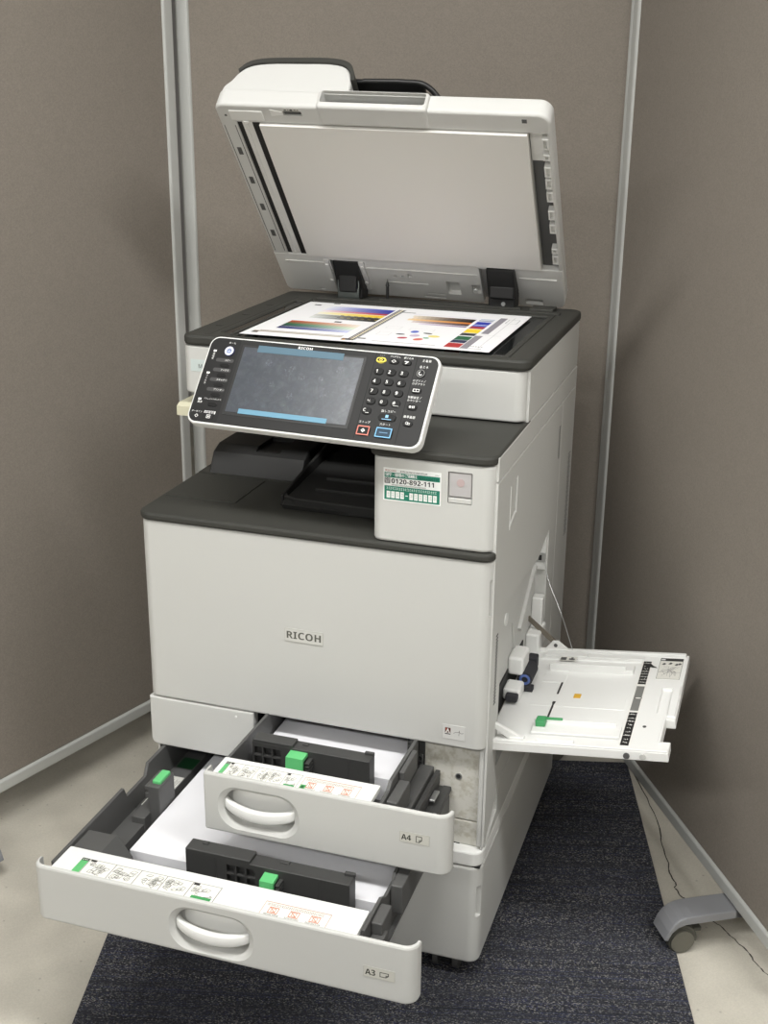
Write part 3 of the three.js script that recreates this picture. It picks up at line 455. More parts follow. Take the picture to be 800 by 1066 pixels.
parts('edge_bevel', [prismZ([[0.098, 0.49], [0.12, 0.494], [0.12, 0.5], [0.098, 0.505]], -0.001, 0.0006, 0.0002), rb(0.024, 0.083, 0.4785, 0.5, -0.0006, 0.0012, 0.0008)], M.under, lid);
// grip on the front edge
part('lid_grip', [cut(rb(0.181, 0.366, 0.476, 0.5205, -0.034, 0.004, 0.006, 3), rb(0.186, 0.361, 0.482, 0.56, -0.0295, -0.0055, 0.004, 3))], M.lid, lid);
parts('grip_rib', [0, 1, 2].map((i) => rb(0.190, 0.357, 0.481, 0.500, -0.0245 + i * 0.006, -0.0225 + i * 0.006, 0.0005, 1)), M.under, lid);
// document feeder on the upper side
const curve2 = (pts, n = 40) => new THREE.CatmullRomCurve3(pts.map(([x, z]) => new THREE.Vector3(x, z, 0)), false, 'centripetal').getPoints(n).map((v) => [v.x, v.y]);
const hump = curve2([[0.0, -0.035], [0.003, -0.052], [0.012, -0.064], [0.020, -0.080], [0.033, -0.094], [0.055, -0.102], [0.12, -0.106], [0.19, -0.105], [0.210, -0.096], [0.221, -0.074], [0.224, -0.035]]);
part('feeder_housing', ext(poly([...hump, [0.224, -0.03], [0, -0.03]]), 0.45, 0.004, 8, 3).rotateX(Math.PI / 2).translate(0, 0.502, 0), M.lid, lid, 'white document feeder housing');
const rimOut = curve2([[0.020, -0.086], [0.034, -0.102], [0.055, -0.110], [0.12, -0.1145], [0.192, -0.1135], [0.214, -0.104], [0.226, -0.080], [0.229, -0.068]]), rimIn = curve2([[0.222, -0.068], [0.218, -0.082], [0.208, -0.097], [0.19, -0.104], [0.12, -0.105], [0.055, -0.101], [0.035, -0.094], [0.022, -0.082]]);
part('feeder_cover', ext(poly([...rimOut, ...rimIn]), 0.46, 0.0008, 8, 1).rotateX(Math.PI / 2).translate(0, 0.506, 0), M.cap, lid, 'charcoal feeder cover');
part('document_tray', [rb(0.205, 0.335, 0.08, 0.472, -0.106, -0.097, 0.004), tube([[0.23, 0.469, -0.1015], [0.30, 0.470, -0.1015], [0.335, 0.468, -0.099], [0.358, 0.452, -0.088], [0.372, 0.43, -0.07]], 0.0048, 30, 10), ext(poly([[0.225, -0.097], [0.335, -0.098], [0.36, -0.085], [0.376, -0.06], [0.376, -0.034], [0.225, -0.034]]), 0.36, 0.002, 8, 1).rotateX(Math.PI / 2).translate(0, 0.455, 0)], M.black, lid, 'black document tray');
part('feeder_lug', rb(0.221, 0.232, 0.43, 0.458, -0.066, -0.052, 0.003), M.bright, lid);

// --- control panel; local x across, y up the slope, z out of the face
const PW = 0.3998, PH = 0.1567;
const keys = [];
const K = (x, y, w, h, t = '') => keys.push({ x, y, w, h, t });
[['1', '2', '3'], ['4', '5', '6'], ['7', '8', '9'], ['*/.', '0', '#']].forEach((row, r) => row.forEach((t, c) => K(0.304 + c * 0.0205, 0.1215 - r * 0.0170, 0.0150, 0.0115, t)));
K(0.3015, 0.0535, 0.0150, 0.0115, 'C'); K(0.3375, 0.046, 0.028, 0.0115, 'D');
K(0.303, 0.1410, 0.0155, 0.0085, 'O'); K(0.3245, 0.1405, 0.0150, 0.0085, 'P'); K(0.3455, 0.1402, 0.0150, 0.0085, 'I');
K(0.3725, 0.1245, 0.0140, 0.0140, 'E'); K(0.3725, 0.0955, 0.0155, 0.0095, 'L'); K(0.3725, 0.0675, 0.0155, 0.0095, 'R'); K(0.3725, 0.0400, 0.0155, 0.0095, 'S');
K(0.305, 0.0205, 0.0215, 0.0165, 'stop'); K(0.3385, 0.0205, 0.0275, 0.0175, 'start');
K(0.0405, 0.1305, 0.0170, 0.0170, 'home');
for (let i = 0; i < 5; i++) K(0.0395, 0.1045 - i * 0.0176, 0.0165, 0.0062, 'f' + i);
const S = 5000;
const panTex = canvasTex(2000, 784, (g, w, h) => {
  g.fillStyle = '#2b2b2b'; g.fillRect(0, 0, w, h);
  const X = (x) => x * S, Y = (y) => h - y * S, wh = '#e6e6e4';
  g.fillStyle = '#232323'; g.fillRect(0, 0, X(0.056), h);
  g.strokeStyle = '#151515'; g.lineWidth = 6; for (const [a, b] of [[0.2925, 0.2925], [0.3605, 0.3605]]) { g.beginPath(); g.moveTo(X(a), Y(0.152)); g.lineTo(X(b), Y(0.006)); g.stroke(); }
  for (const k of keys) { if (k.t === 'home') continue; g.fillStyle = '#161616'; g.beginPath(); g.ellipse(X(k.x), Y(k.y), X(k.w * 0.55), X(k.h * 0.56), 0, 0, 7); g.fill(); }
  g.font = 'bold 40px sans-serif'; g.textAlign = 'center'; g.textBaseline = 'middle'; g.fillStyle = wh;
  for (const k of keys) {
    const x = X(k.x), y = Y(k.y);
    g.fillStyle = wh; g.strokeStyle = wh; g.lineWidth = 5;
    if (/^[0-9#]$/.test(k.t) || k.t === '*/.') { g.font = (k.t.length > 1 ? 'bold 26px' : 'bold 40px') + ' sans-serif'; g.fillText(k.t, x - 12, y); if (k.t === '#') { g.fillRect(x - 14, y + 20, 44, 4); } }
    else if (k.t === 'C') { g.font = 'bold 38px sans-serif'; g.fillText('C', x - 16, y - 6); g.fillRect(x - 4, y + 14, 28, 5); }
    else if (k.t === 'D') { g.fillStyle = '#8fc0e4'; g.fillRect(x - 13, y - 20, 24, 24); g.fillRect(x - 38, y + 14, 76, 6); }
    else if (k.t === 'O') { g.strokeStyle = '#e8d860'; g.lineWidth = 13; g.beginPath(); g.ellipse(x, y, 36, 20, 0, 0, 7); g.stroke(); g.lineWidth = 7; g.beginPath(); g.ellipse(x, y, 11, 8, 0, 0, 7); g.stroke(); }
    else if (k.t === 'P') { g.beginPath(); g.moveTo(x - 17, y); g.lineTo(x, y - 12); g.lineTo(x + 17, y); g.lineTo(x, y + 12); g.closePath(); g.stroke(); }
    else if (k.t === 'I') { g.fillRect(x - 18, y - 12, 30, 7); g.beginPath(); g.moveTo(x - 12, y + 13); g.lineTo(x + 4, y - 10); g.lineTo(x + 20, y - 10); g.lineTo(x - 2, y + 13); g.fill(); }
    else if (k.t === 'E') { g.lineWidth = 5; g.strokeStyle = '#8a8a88'; g.beginPath(); g.arc(x, y, 30, 0, 7); g.stroke(); g.strokeStyle = wh; g.lineWidth = 7; g.beginPath(); g.arc(x, y, 14, 0.6, 4.4); g.stroke(); }
    else if (k.t === 'L') { g.strokeRect(x - 24, y - 10, 48, 20); g.beginPath(); g.moveTo(x, y - 10); g.lineTo(x, y + 10); g.stroke(); }
    else if (k.t === 'R') { g.beginPath(); g.arc(x - 14, y, 10, 0, 7); g.fill(); g.fillRect(x + 2, y - 10, 8, 20); g.fillRect(x + 14, y - 10, 8, 20); }
    else if (k.t === 'S') { g.lineWidth = 4; g.beginPath(); g.arc(x - 6, y - 2, 10, 0, 7); g.stroke(); g.strokeRect(x - 2, y - 4, 18, 13); }
    else if (k.t === 'stop') { g.lineWidth = 8; g.beginPath(); g.moveTo(x - 13, y); g.lineTo(x, y - 12); g.lineTo(x + 13, y); g.lineTo(x, y + 12); g.closePath(); g.stroke(); g.strokeStyle = '#d98476'; g.lineWidth = 9; g.strokeRect(x - 46, y - 34, 92, 68); }
    else if (k.t === 'start') { g.strokeStyle = '#7db7df'; g.lineWidth = 9; g.strokeRect(x - 60, y - 36, 120, 72); g.fillStyle = '#2c4152'; g.fillRect(x - 52, y - 28, 104, 56); g.fillStyle = '#6b8fae'; g.fillRect(x - 34, y - 3, 68, 7); }
    else if (k.t === 'home') { g.fillStyle = '#20244a'; g.beginPath(); g.arc(x, y, 46, 0, 7); g.fill(); g.fillStyle = '#eef2ff'; g.beginPath(); g.arc(x, y, 39, 0, 7); g.fill(); g.fillStyle = '#b9c4ea'; g.beginPath(); g.arc(x, y, 28, 0, 7); g.fill(); g.strokeStyle = '#4a5070'; g.lineWidth = 5; g.strokeRect(x - 13, y - 6, 26, 20); g.beginPath(); g.moveTo(x - 18, y - 4); g.lineTo(x, y - 20); g.lineTo(x + 18, y - 4); g.stroke(); }
  }
  // print beside the keys
  jp(g, 'ホーム', X(0.0415), Y(0.1478), 22, wh, 1, 'center');
  ['コピー', 'ファクス', 'スキャナー', 'プリンター', 'ドキュメントボックス'].forEach((t, i) => { const y = 0.1138 - i * 0.0176, x = 0.037; if (i < 4) { g.fillStyle = '#474747'; g.beginPath(); g.roundRect(X(x) - 80, Y(y) - 16, 160, 32, 14); g.fill(); } jp(g, t, X(x) + (i < 4 ? 26 : 0), Y(y) - 11, i < 4 ? 21 : 17, wh, 0.92, 'center'); });
  jp(g, 'データイン', X(0.0165), Y(0.0222), 21, wh, 0.95, 'center'); g.fillStyle = '#dedede'; g.fillRect(X(0.0395) - 50, Y(0.0232), 100, 26); jp(g, '状態確認', X(0.0395), Y(0.0228), 22, '#222', 1, 'center');
  g.strokeStyle = wh; g.lineWidth = 5; g.beginPath(); g.moveTo(X(0.0175) - 14, Y(0.0130)); g.lineTo(X(0.0175), Y(0.0130) - 13); g.lineTo(X(0.0175) + 14, Y(0.0130)); g.lineTo(X(0.0175), Y(0.0130) + 13); g.closePath(); g.stroke();
  g.strokeStyle = '#111'; g.strokeRect(X(0.039) - 44, Y(0.0135) - 24, 88, 46); g.strokeStyle = wh; g.strokeRect(X(0.039) - 15, Y(0.0135) - 13, 30, 26); g.strokeRect(X(0.039) - 5, Y(0.0135) - 3, 10, 6);
  for (const [y, t] of [[0.131, '受信中'], [0.091, 'ファクス'], [0.044, '異常']]) { g.fillStyle = '#f4f4f2'; g.fillRect(X(0.0115), Y(y), 28, 16); jp(g, t, X(0.0115) + 2, Y(y) + 24, 22, wh, 1, 'left', 0.1, t.length > 2); }
  g.save(); g.translate(X(0.171), Y(0.1485)); g.scale(1.4, 1); g.font = 'bold 30px sans-serif'; g.fillStyle = wh; g.fillText('RICOH', 0, 0); g.restore();
  jp(g, 'クリア', X(0.303), Y(0.1508), 15, '#999', 1, 'center'); jp(g, 'プログラム', X(0.3245), Y(0.1508), 19, wh, 0.96, 'center'); jp(g, '割り込み', X(0.3470), Y(0.1508), 21, wh, 0.96, 'center'); jp(g, '主電源', X(0.3770), Y(0.1492), 25, wh, 1, 'center');
  jp(g, '省エネ', X(0.3750), Y(0.1385), 25, wh, 1, 'center'); jp(g, 'ログイン/', X(0.3735), Y(0.1142), 22, wh, 1, 'center'); jp(g, 'ログアウト', X(0.3735), Y(0.1090), 22, wh, 1, 'center');
  jp(g, '初期設定/', X(0.3730), Y(0.0862), 23, wh, 1, 'center'); jp(g, 'カウンター', X(0.3730), Y(0.0808), 23, wh, 1, 'center'); jp(g, '簡単画面', X(0.3725), Y(0.0536), 24, wh, 1, 'center');
  jp(g, '試しコピー', X(0.3375), Y(0.0590), 24, wh, 1, 'center'); jp(g, 'ストップ', X(0.3035), Y(0.0372), 23, wh, 1, 'center'); jp(g, 'スタート', X(0.3375), Y(0.0368), 23, wh, 1, 'center');
});
const panFace = new THREE.MeshPhysicalMaterial({ map: panTex, roughness: 0.5, specularIntensity: 0.45 });
const cp = part('control_panel', [ext(rrect(new THREE.Shape(), 0, 0, PW, PH, 0.017), 0.018, 0.003, 12).translate(0, 0, -0.018)], M.bright, C, 'tilted control panel with screen and keypad');
cp.scale.setScalar(0.955); cp.position.set(0.1004, 0.9416, 0.0205); cp.rotation.set(-0.6861, -0.0651, 0, 'YZX');
const panelUV = (g) => { g = clean(g); const p = g.attributes.position, u = g.attributes.uv; for (let i = 0; i < p.count; i++) u.setXY(i, p.getX(i) / PW, p.getY(i) / PH * (PH * S / 784)); return g; };
part('panel_face', panelUV(rectZ(0.0032, PW - 0.0032, 0.0032, PH - 0.0032, -0.002, 0.0006, 0.0145, 0.0004)), panFace, cp, 'dark grey printed panel face', true);
for (const k of keys) {
  const round = k.t === 'stop' || k.t === 'start' ? 0.003 : Math.min(k.w, k.h) * 0.42, t = k.t[0] === 'f' ? 0.0011 : 0.0022;
  part(k.t === 'home' ? 'home_button' : k.t === 'stop' ? 'stop_key' : k.t === 'start' ? 'start_key' : 'key', panelUV(rectZ(k.x - k.w / 2, k.x + k.w / 2, k.y - k.h / 2, k.y + k.h / 2, 0.0003, 0.0003 + t, round, 0.0007)), panFace, cp, k.t === 'stop' ? 'stop key outlined in red' : k.t === 'start' ? 'start key outlined in blue' : null, true);
}
const filmTex = canvasTex(1024, 576, (g, w, h) => {
  g.fillStyle = '#42464d'; g.fillRect(0, 0, w, h);
  for (let i = 0; i < 900; i++) { g.fillStyle = `rgba(${rnd() < 0.6 ? '122,128,142' : '48,52,60'},${rr(0.02, 0.07)})`; g.beginPath(); g.ellipse(rnd() * w, rnd() * h, rr(4, 60), rr(3, 26), rr(0, 3), 0, 7); g.fill(); }
  for (const [x, y, r] of [[430, 190, 34], [462, 150, 22], [560, 210, 26], [790, 330, 38], [720, 210, 20], [250, 120, 26], [860, 120, 30], [500, 380, 30], [330, 300, 24]]) for (let k = 0; k < 26; k++) { g.fillStyle = `rgba(165,170,184,${rr(0.04, 0.14)})`; g.beginPath(); g.ellipse(x + rr(-r, r), y + rr(-r, r), rr(2, 12), rr(2, 6), rr(0, 3), 0, 7); g.fill(); }
  for (let i = 0; i < 260; i++) { g.fillStyle = `rgba(200,205,215,${rr(0.1, 0.4)})`; g.fillRect(rnd() * w, rnd() * h, rr(1, 4), rr(1, 4)); }
});
const scr = part('touch_screen', [rectZ(0.0615, 0.2785, 0.0195, 0.1440, 0.0004, 0.0012, 0.001, 0.0003)], M.black, cp, 'dark touch screen under a protective film');
part('screen_film', plate(0.0655, 0.2740, 0.0255, 0.1405, 0.0011, 0.0005), std({ map: filmTex, roughness: 0.28 }), cp, 'smudged protective film on the screen', true);
const tapeMat = std({ color: rgb(0.075, 0.15, 0.205), roughness: 0.5 });
part('blue_tape', rb(0.0885, 0.2415, 0.0240, 0.0325, 0.0014, 0.0021, 0.0003, 1), std({ color: rgb(0.13, 0.30, 0.42), roughness: 0.5 }), cp, 'light blue tape along the bottom of the screen');
part('blue_tape', rb(0.0900, 0.2400, 0.1335, 0.1455, 0.0014, 0.0021, 0.0003, 1), tapeMat, cp, 'dull blue tape along the top of the screen');
part('panel_bracket', [rb(0.30, 0.352, 0.05, 0.13, -0.11, -0.017, 0.008, 3), rb(0.30, PW - 0.012, 0.03, 0.13, -0.028, -0.017, 0.005, 2), rb(0.05, 0.34, 0.06, 0.135, -0.10, -0.017, 0.006)], M.bright, cp);

// --- side tray; local x out along the tray, y out of its surface, z as the copier's
const tray = part('side_tray', [cut(ext((() => {
  const s = poly([[0.0, 0.0198], [0.2766, 0.0198], [0.2766, 0.056], [0.262, 0.056], [0.262, 0.129], [0.2766, 0.129], [0.2766, 0.3783], [-0.012, 0.3783], [-0.012, 0.06]]); return s; })(), 0.0157, 0.0015).rotateX(-Math.PI / 2).translate(0, -0.0157, 0),
  bx(-0.02, 0.272, -0.05, -0.012, -0.37, -0.135),
  rb(-0.02, 0.197, -0.0035, 0.02, -0.345, -0.052, 0.002), rb(0.244, 0.2655, -0.0045, 0.02, -0.243, -0.150, 0.002))], M.bright, C, 'open white bypass paper tray');
tray.position.set(W - 0.002, 0.4408, -0.030); tray.rotation.z = 0.1116;
parts('tray_bed', [rb(0.03, 0.19, -0.0038, -0.0026, -0.205, -0.160, 0.0005), rb(0.035, 0.075, -0.0038, -0.0022, -0.30, -0.25, 0.0005)], M.bright, tray);
part('paper_guide', [rb(0.040, 0.188, -0.004, 0.0035, -0.322, -0.296, 0.0015), rb(0.040, 0.175, 0.002, 0.011, -0.300, -0.296, 0.001)], M.bright, tray);
part('paper_guide', [rb(0.055, 0.197, -0.004, 0.0035, -0.092, -0.054, 0.0015), rb(0.055, 0.188, 0.002, 0.009, -0.092, -0.088, 0.001)], M.bright, tray);
parts('guide_slot', [bx(0.0695, 0.0725, -0.0036, -0.0024, -0.285, -0.206), bx(0.0695, 0.0725, -0.0036, -0.0024, -0.172, -0.10), bx(0.0685, 0.0735, -0.0036, -0.0022, -0.176, -0.168), bx(0.02, 0.196, -0.0036, -0.0015, -0.0535, -0.0515)], M.black, tray);
part('release_lever', [rb(0.060, 0.076, 0.003, 0.014, -0.092, -0.072, 0.002), rb(0.074, 0.102, 0.008, 0.012, -0.092, -0.088, 0.001)], M.traygreen, tray, 'green release lever');
part('yellow_mark', rb(0.100, 0.112, -0.0030, -0.0016, -0.208, -0.193, 0.0005), M.yellow, tray, 'small yellow mark');
parts('side_rim', [rb(0.0, 0.2755, -0.001, 0.003, -0.0275, -0.0205, 0.0015), rb(0.07, 0.13, -0.001, 0.0055, -0.034, -0.027, 0.0015), rb(-0.01, 0.272, -0.001, 0.005, -0.378, -0.368, 0.002), rb(0.02, 0.10, 0.0, 0.004, -0.364, -0.347, 0.001), rb(0.10, 0.20, 0.0, 0.003, -0.362, -0.347, 0.001)], M.bright, tray);
part('hinge_lug', [ext(poly([[0.015, 0], [0.032, 0.018], [0.042, 0.018], [0.062, 0]]), 0.006, 0.0015).translate(0, 0.002, -0.378)], M.bright, tray);
part('lug_hole', cyl(0.0035, 0.008, 'z', 0.037, 0.012, -0.375, 14), M.grey, tray);
{
  const sizeTex = canvasTex(128, 2048, (g, w, h) => {
    g.fillStyle = '#e6e5e0'; g.fillRect(0, 0, w, h);
    const seg = (a, b, c) => { g.fillStyle = c; g.fillRect(14, a * h, w - 28, (b - a) * h); };
    seg(0, 0.30, '#1a1a1a'); seg(0.325, 0.62, '#7b7b78'); seg(0.64, 1, '#1a1a1a');
    for (const [a, b] of [[0, 0.30], [0.64, 1]]) for (let y = a + 0.012; y < b - 0.02; y += rr(0.028, 0.045)) { g.fillStyle = '#e2e2dd'; if (rnd() < 0.45) g.fillRect(14, y * h + 22, w - 28, 7); for (let k = 0; k < 3; k++) g.fillRect(40 + k * 18 + rr(-4, 4), y * h + rr(0, 20), rr(6, 14), rr(8, 26)); }
    g.strokeStyle = '#222'; g.lineWidth = 9; g.fillStyle = '#e6e5e0'; g.beginPath(); g.ellipse(72, 0.47 * h, 44, 22, 0, 0, 7); g.fill(); g.stroke();
  });
  part('size_scale', plateY(0.199, 0.216, -0.345, -0.036, 0.0, 0.0006), printMat(sizeTex), tray, 'black and grey paper size scale', true);
  const lab = canvasTex(512, 700, (g, w, h) => {
    g.fillStyle = '#dcdbd4'; g.fillRect(0, 0, w, h); g.strokeStyle = '#444'; g.lineWidth = 7; g.strokeRect(6, 6, w - 12, h - 12); g.fillStyle = '#222'; g.fillRect(6, 6, w - 12, 90); g.fillStyle = '#ddd'; g.fillRect(20, 30, 90, 40);
    for (const [x, y] of [[100, 190], [240, 170], [380, 200], [440, 180]]) { g.fillStyle = '#333'; g.beginPath(); g.moveTo(x - 50, y + 30); g.lineTo(x, y - 30); g.lineTo(x + 50, y); g.lineTo(x + 10, y + 40); g.fill(); }
    g.strokeStyle = '#666'; g.lineWidth = 5; for (let k = 0; k < 24; k++) { g.beginPath(); g.moveTo(rr(30, 460), rr(270, 640)); g.lineTo(rr(30, 460), rr(270, 640)); g.lineTo(rr(30, 460), rr(270, 640)); if (k % 2) g.stroke(); } g.beginPath(); g.moveTo(6, 470); g.lineTo(w - 6, 470); g.stroke();
  });
  part('instruction_label', plateY(0.2285, 0.2685, -0.362, -0.277, 0.0, 0.0006), printMat(lab), tray, 'black and white instruction label', true);
  const qr = canvasTex(256, 96, (g, w, h) => { g.fillStyle = '#deddd6'; g.fillRect(0, 0, w, h); g.fillStyle = '#555'; g.fillRect(10, 16, 90, 70); g.fillRect(140, 40, 90, 40); g.fillRect(168, 14, 34, 30); });
  part('small_print', plateY(0.052, 0.082, -0.343, -0.326, 0.0036, 0.0004), printMat(qr), tray, null, true);
}
part('arrow_mark', ext(poly([[0.2045, 0.322], [0.209, 0.334], [0.214, 0.336], [0.219, 0.328], [0.2265, 0.321]]), 0.0008, 0.0002).rotateX(-Math.PI / 2), M.black, tray, 'black pointed mark');
parts('grip_lip', [rb(0.262, 0.2745, -0.001, 0.0022, -0.252, -0.14, 0.001), rb(0.258, 0.2615, -0.002, 0.003, -0.132, -0.05, 0.001)], M.bright, tray);
part('rim_pin', [cyl(0.0050, 0.003, 'z', 0.213, -0.0085, -0.0192, 18)], M.grey, tray);
part('rim_pin', [cyl(0.0050, 0.003, 'z', 0.238, -0.0085, -0.0192, 18)], M.white, tray);
part('surface_dot', [cyl(0.003, 0.001, 'y', 0.231, 0.0003, -0.101, 12)], M.grey, tray);
part('stay_arm', [prismZ([[-0.014, 0.030], [-0.006, 0.034], [0.046, 0.004], [0.040, -0.003], [0.030, -0.003]], -0.038, -0.030, 0.0015), rb(0.026, 0.05, -0.002, 0.005, -0.04, -0.028, 0.002)], M.bright, tray, 'white front stay arm');
part('stay_arm', [prismZ([[-0.018, 0.062], [-0.010, 0.066], [0.040, 0.016], [0.034, 0.008]], -0.380, -0.377)], std({ color: rgb(0.16, 0.14, 0.11), roughness: 0.5 }), tray, 'dark brown rear stay arm');
// pick-up roller at the mouth of the tray
const roll = part('pickup_roller', [cyl(0.0135, 0.05, 'z', 0.597, 0.474, -0.235, 28), rb(0.584, 0.612, 0.452, 0.462, -0.222, -0.208, 0.002), rb(0.575, 0.596, 0.455, 0.468, -0.20, -0.155, 0.003), rb(0.590, 0.607, 0.468, 0.492, -0.283, -0.262, 0.003)], M.rubber, C, 'dark pick-up roller with blue hub');
roll.position.set(0, -0.012, -0.028);
part('roller_hub', [new THREE.TorusGeometry(0.0075, 0.0024, 10, 24).translate(0.597, 0.474, -0.2095)], M.blue, roll);
parts('roller_cover', [rb(0.568, 0.598, 0.440, 0.462, -0.235, -0.195, 0.005), rb(0.566, 0.594, 0.468, 0.502, -0.29, -0.235, 0.006)], M.bright, C);
part('stay_wire', [tube([[0.583, 0.602, -0.443], [0.594, 0.575, -0.43], [0.63, 0.515, -0.40], [0.652, 0.452, -0.402]], 0.0008, 24, 6)], M.steel, C, 'thin steel stay wire');

// --- drawers
const stickTex = (kind) => canvasTex(1400, 256, (g, w, h) => {
  g.fillStyle = '#e9e8e2'; g.fillRect(0, 0, w, h); const ink = '#55554f', ln = (a, b, c, d) => { g.beginPath(); g.moveTo(a, b); g.lineTo(c, d); g.stroke(); };
  const sketch = (x, y, ww, hh, n) => { g.strokeStyle = '#6d6d66'; g.lineWidth = 4; for (let i = 0; i < n; i++) { const ax = x + rr(0.05, 0.75) * ww, ay = y + rr(0.08, 0.7) * hh, bw = rr(0.12, 0.3) * ww, bh = rr(0.12, 0.3) * hh; g.beginPath(); g.moveTo(ax, ay + bh); g.lineTo(ax + bw * 0.3, ay); g.lineTo(ax + bw, ay + bh * 0.2); g.lineTo(ax + bw * 0.8, ay + bh * 1.1); g.closePath(); g.stroke(); ln(ax, ay + bh, ax + bw * rr(0.4, 1.2), ay + bh * rr(0.4, 1.6)); } };
  if (kind === 'set') {
    g.fillStyle = '#62b873'; g.fillRect(0, 44, 76, 212); g.fillStyle = '#1e3324'; g.fillRect(0, 0, 76, 44); micro(g, 8, 12, 54, 22, '#e9e8e2', 4); g.fillStyle = '#111'; g.fillRect(92, 4, 60, 30);
    g.strokeStyle = ink; g.lineWidth = 5; g.strokeRect(82, 4, w - 88, h - 8);
    for (let i = 0; i < 5; i++) { const x = 90 + i * 258; sketch(x, 10, 250, 236, 15); if (i) { g.strokeStyle = ink; g.lineWidth = 5; ln(x, 6, x, h - 6); } }
    g.fillStyle = '#111'; g.fillRect(1130, 8, 56, 34); g.fillStyle = '#3f9a56'; g.fillRect(1180, 200, 190, 44); g.fillStyle = '#f2f1ec'; g.beginPath(); g.ellipse(1280, 160, 60, 36, 0, 0, 7); g.fill();
  } else {
    const o = '#a8663f'; g.strokeStyle = o; g.lineWidth = 8; g.strokeRect(6, 6, w - 12, h - 12); micro(g, 60, 26, w * 0.85, 44, '#7a5a48', 5);
    for (let i = 0; i < 3; i++) { const x = 150 + i * 440; g.strokeStyle = '#c1622e'; g.lineWidth = 12; g.strokeRect(x, 92, 190, 98); g.lineWidth = 9; ln(x + 12, 100, x + 150, 180); g.strokeRect(x + 50, 110, 90, 60); g.fillStyle = '#444'; micro(g, x - 60, 204, 300, 30, '#333', 5); }
    if (kind === 'warngreen') { g.fillStyle = '#48a45e'; g.fillRect(14, 150, 130, 92); g.fillStyle = '#1c5a2c'; g.fillRect(40, 170, 70, 50); }
  }
});
const setTex = stickTex('set'), warnTex = stickTex('warn'), warn2Tex = stickTex('warngreen');
const sizeLab = (t) => canvasTex(384, 144, (g, w, h) => { g.fillStyle = '#c9c8c0'; g.fillRect(0, 0, w, h); g.strokeStyle = '#a8a79f'; g.lineWidth = 4; g.strokeRect(2, 2, w - 4, h - 4); g.fillStyle = '#26261f'; g.font = 'bold 108px sans-serif'; g.fillText(t, 20, 112); g.strokeStyle = '#26261f'; g.lineWidth = 9; if (t === 'A4') { g.beginPath(); g.moveTo(214, 34); g.lineTo(284, 34); g.lineTo(284, 84); g.lineTo(254, 116); g.lineTo(214, 116); g.closePath(); g.moveTo(284, 84); g.lineTo(254, 84); g.lineTo(254, 116); g.stroke(); } else { g.beginPath(); g.moveTo(204, 46); g.lineTo(306, 46); g.lineTo(306, 78); g.lineTo(276, 104); g.lineTo(204, 104); g.closePath(); g.moveTo(306, 78); g.lineTo(276, 78); g.lineTo(276, 104); g.stroke(); } });

function stadium(cx, cy, a, b, S) { const r = b * 0.92; return rrect(S || new THREE.Shape(), cx - a, cy - b, cx + a, cy + b, r); }
// closed solid of stadium outlines, each [z, outward offset]
function loftZ(rings, cx, cy, a, b) {
  const N = 64, pos = [], idx = [];
  const outline = (o) => stadium(cx, cy, a + o, b + o * 0.72).getSpacedPoints(N).slice(0, N);
  for (const [z, o] of rings) for (const p of outline(o)) pos.push(p.x, p.y, z);
  for (let r = 0; r < rings.length - 1; r++) for (let k = 0; k < N; k++) { const A = r * N + k, B = r * N + (k + 1) % N; idx.push(A, B, A + N, B, B + N, A + N); }
  const c0 = pos.length / 3; pos.push(cx, cy, rings[0][0], cx, cy, rings[rings.length - 1][0]); const last = (rings.length - 1) * N;
  for (let k = 0; k < N; k++) { const n = (k + 1) % N; idx.push(c0, n, k, c0 + 1, last + k, last + n); }
  const g = new THREE.BufferGeometry(); g.setAttribute('position', new THREE.Float32BufferAttribute(pos, 3)); g.setIndex(idx); g.computeVertexNormals(); return g;
}
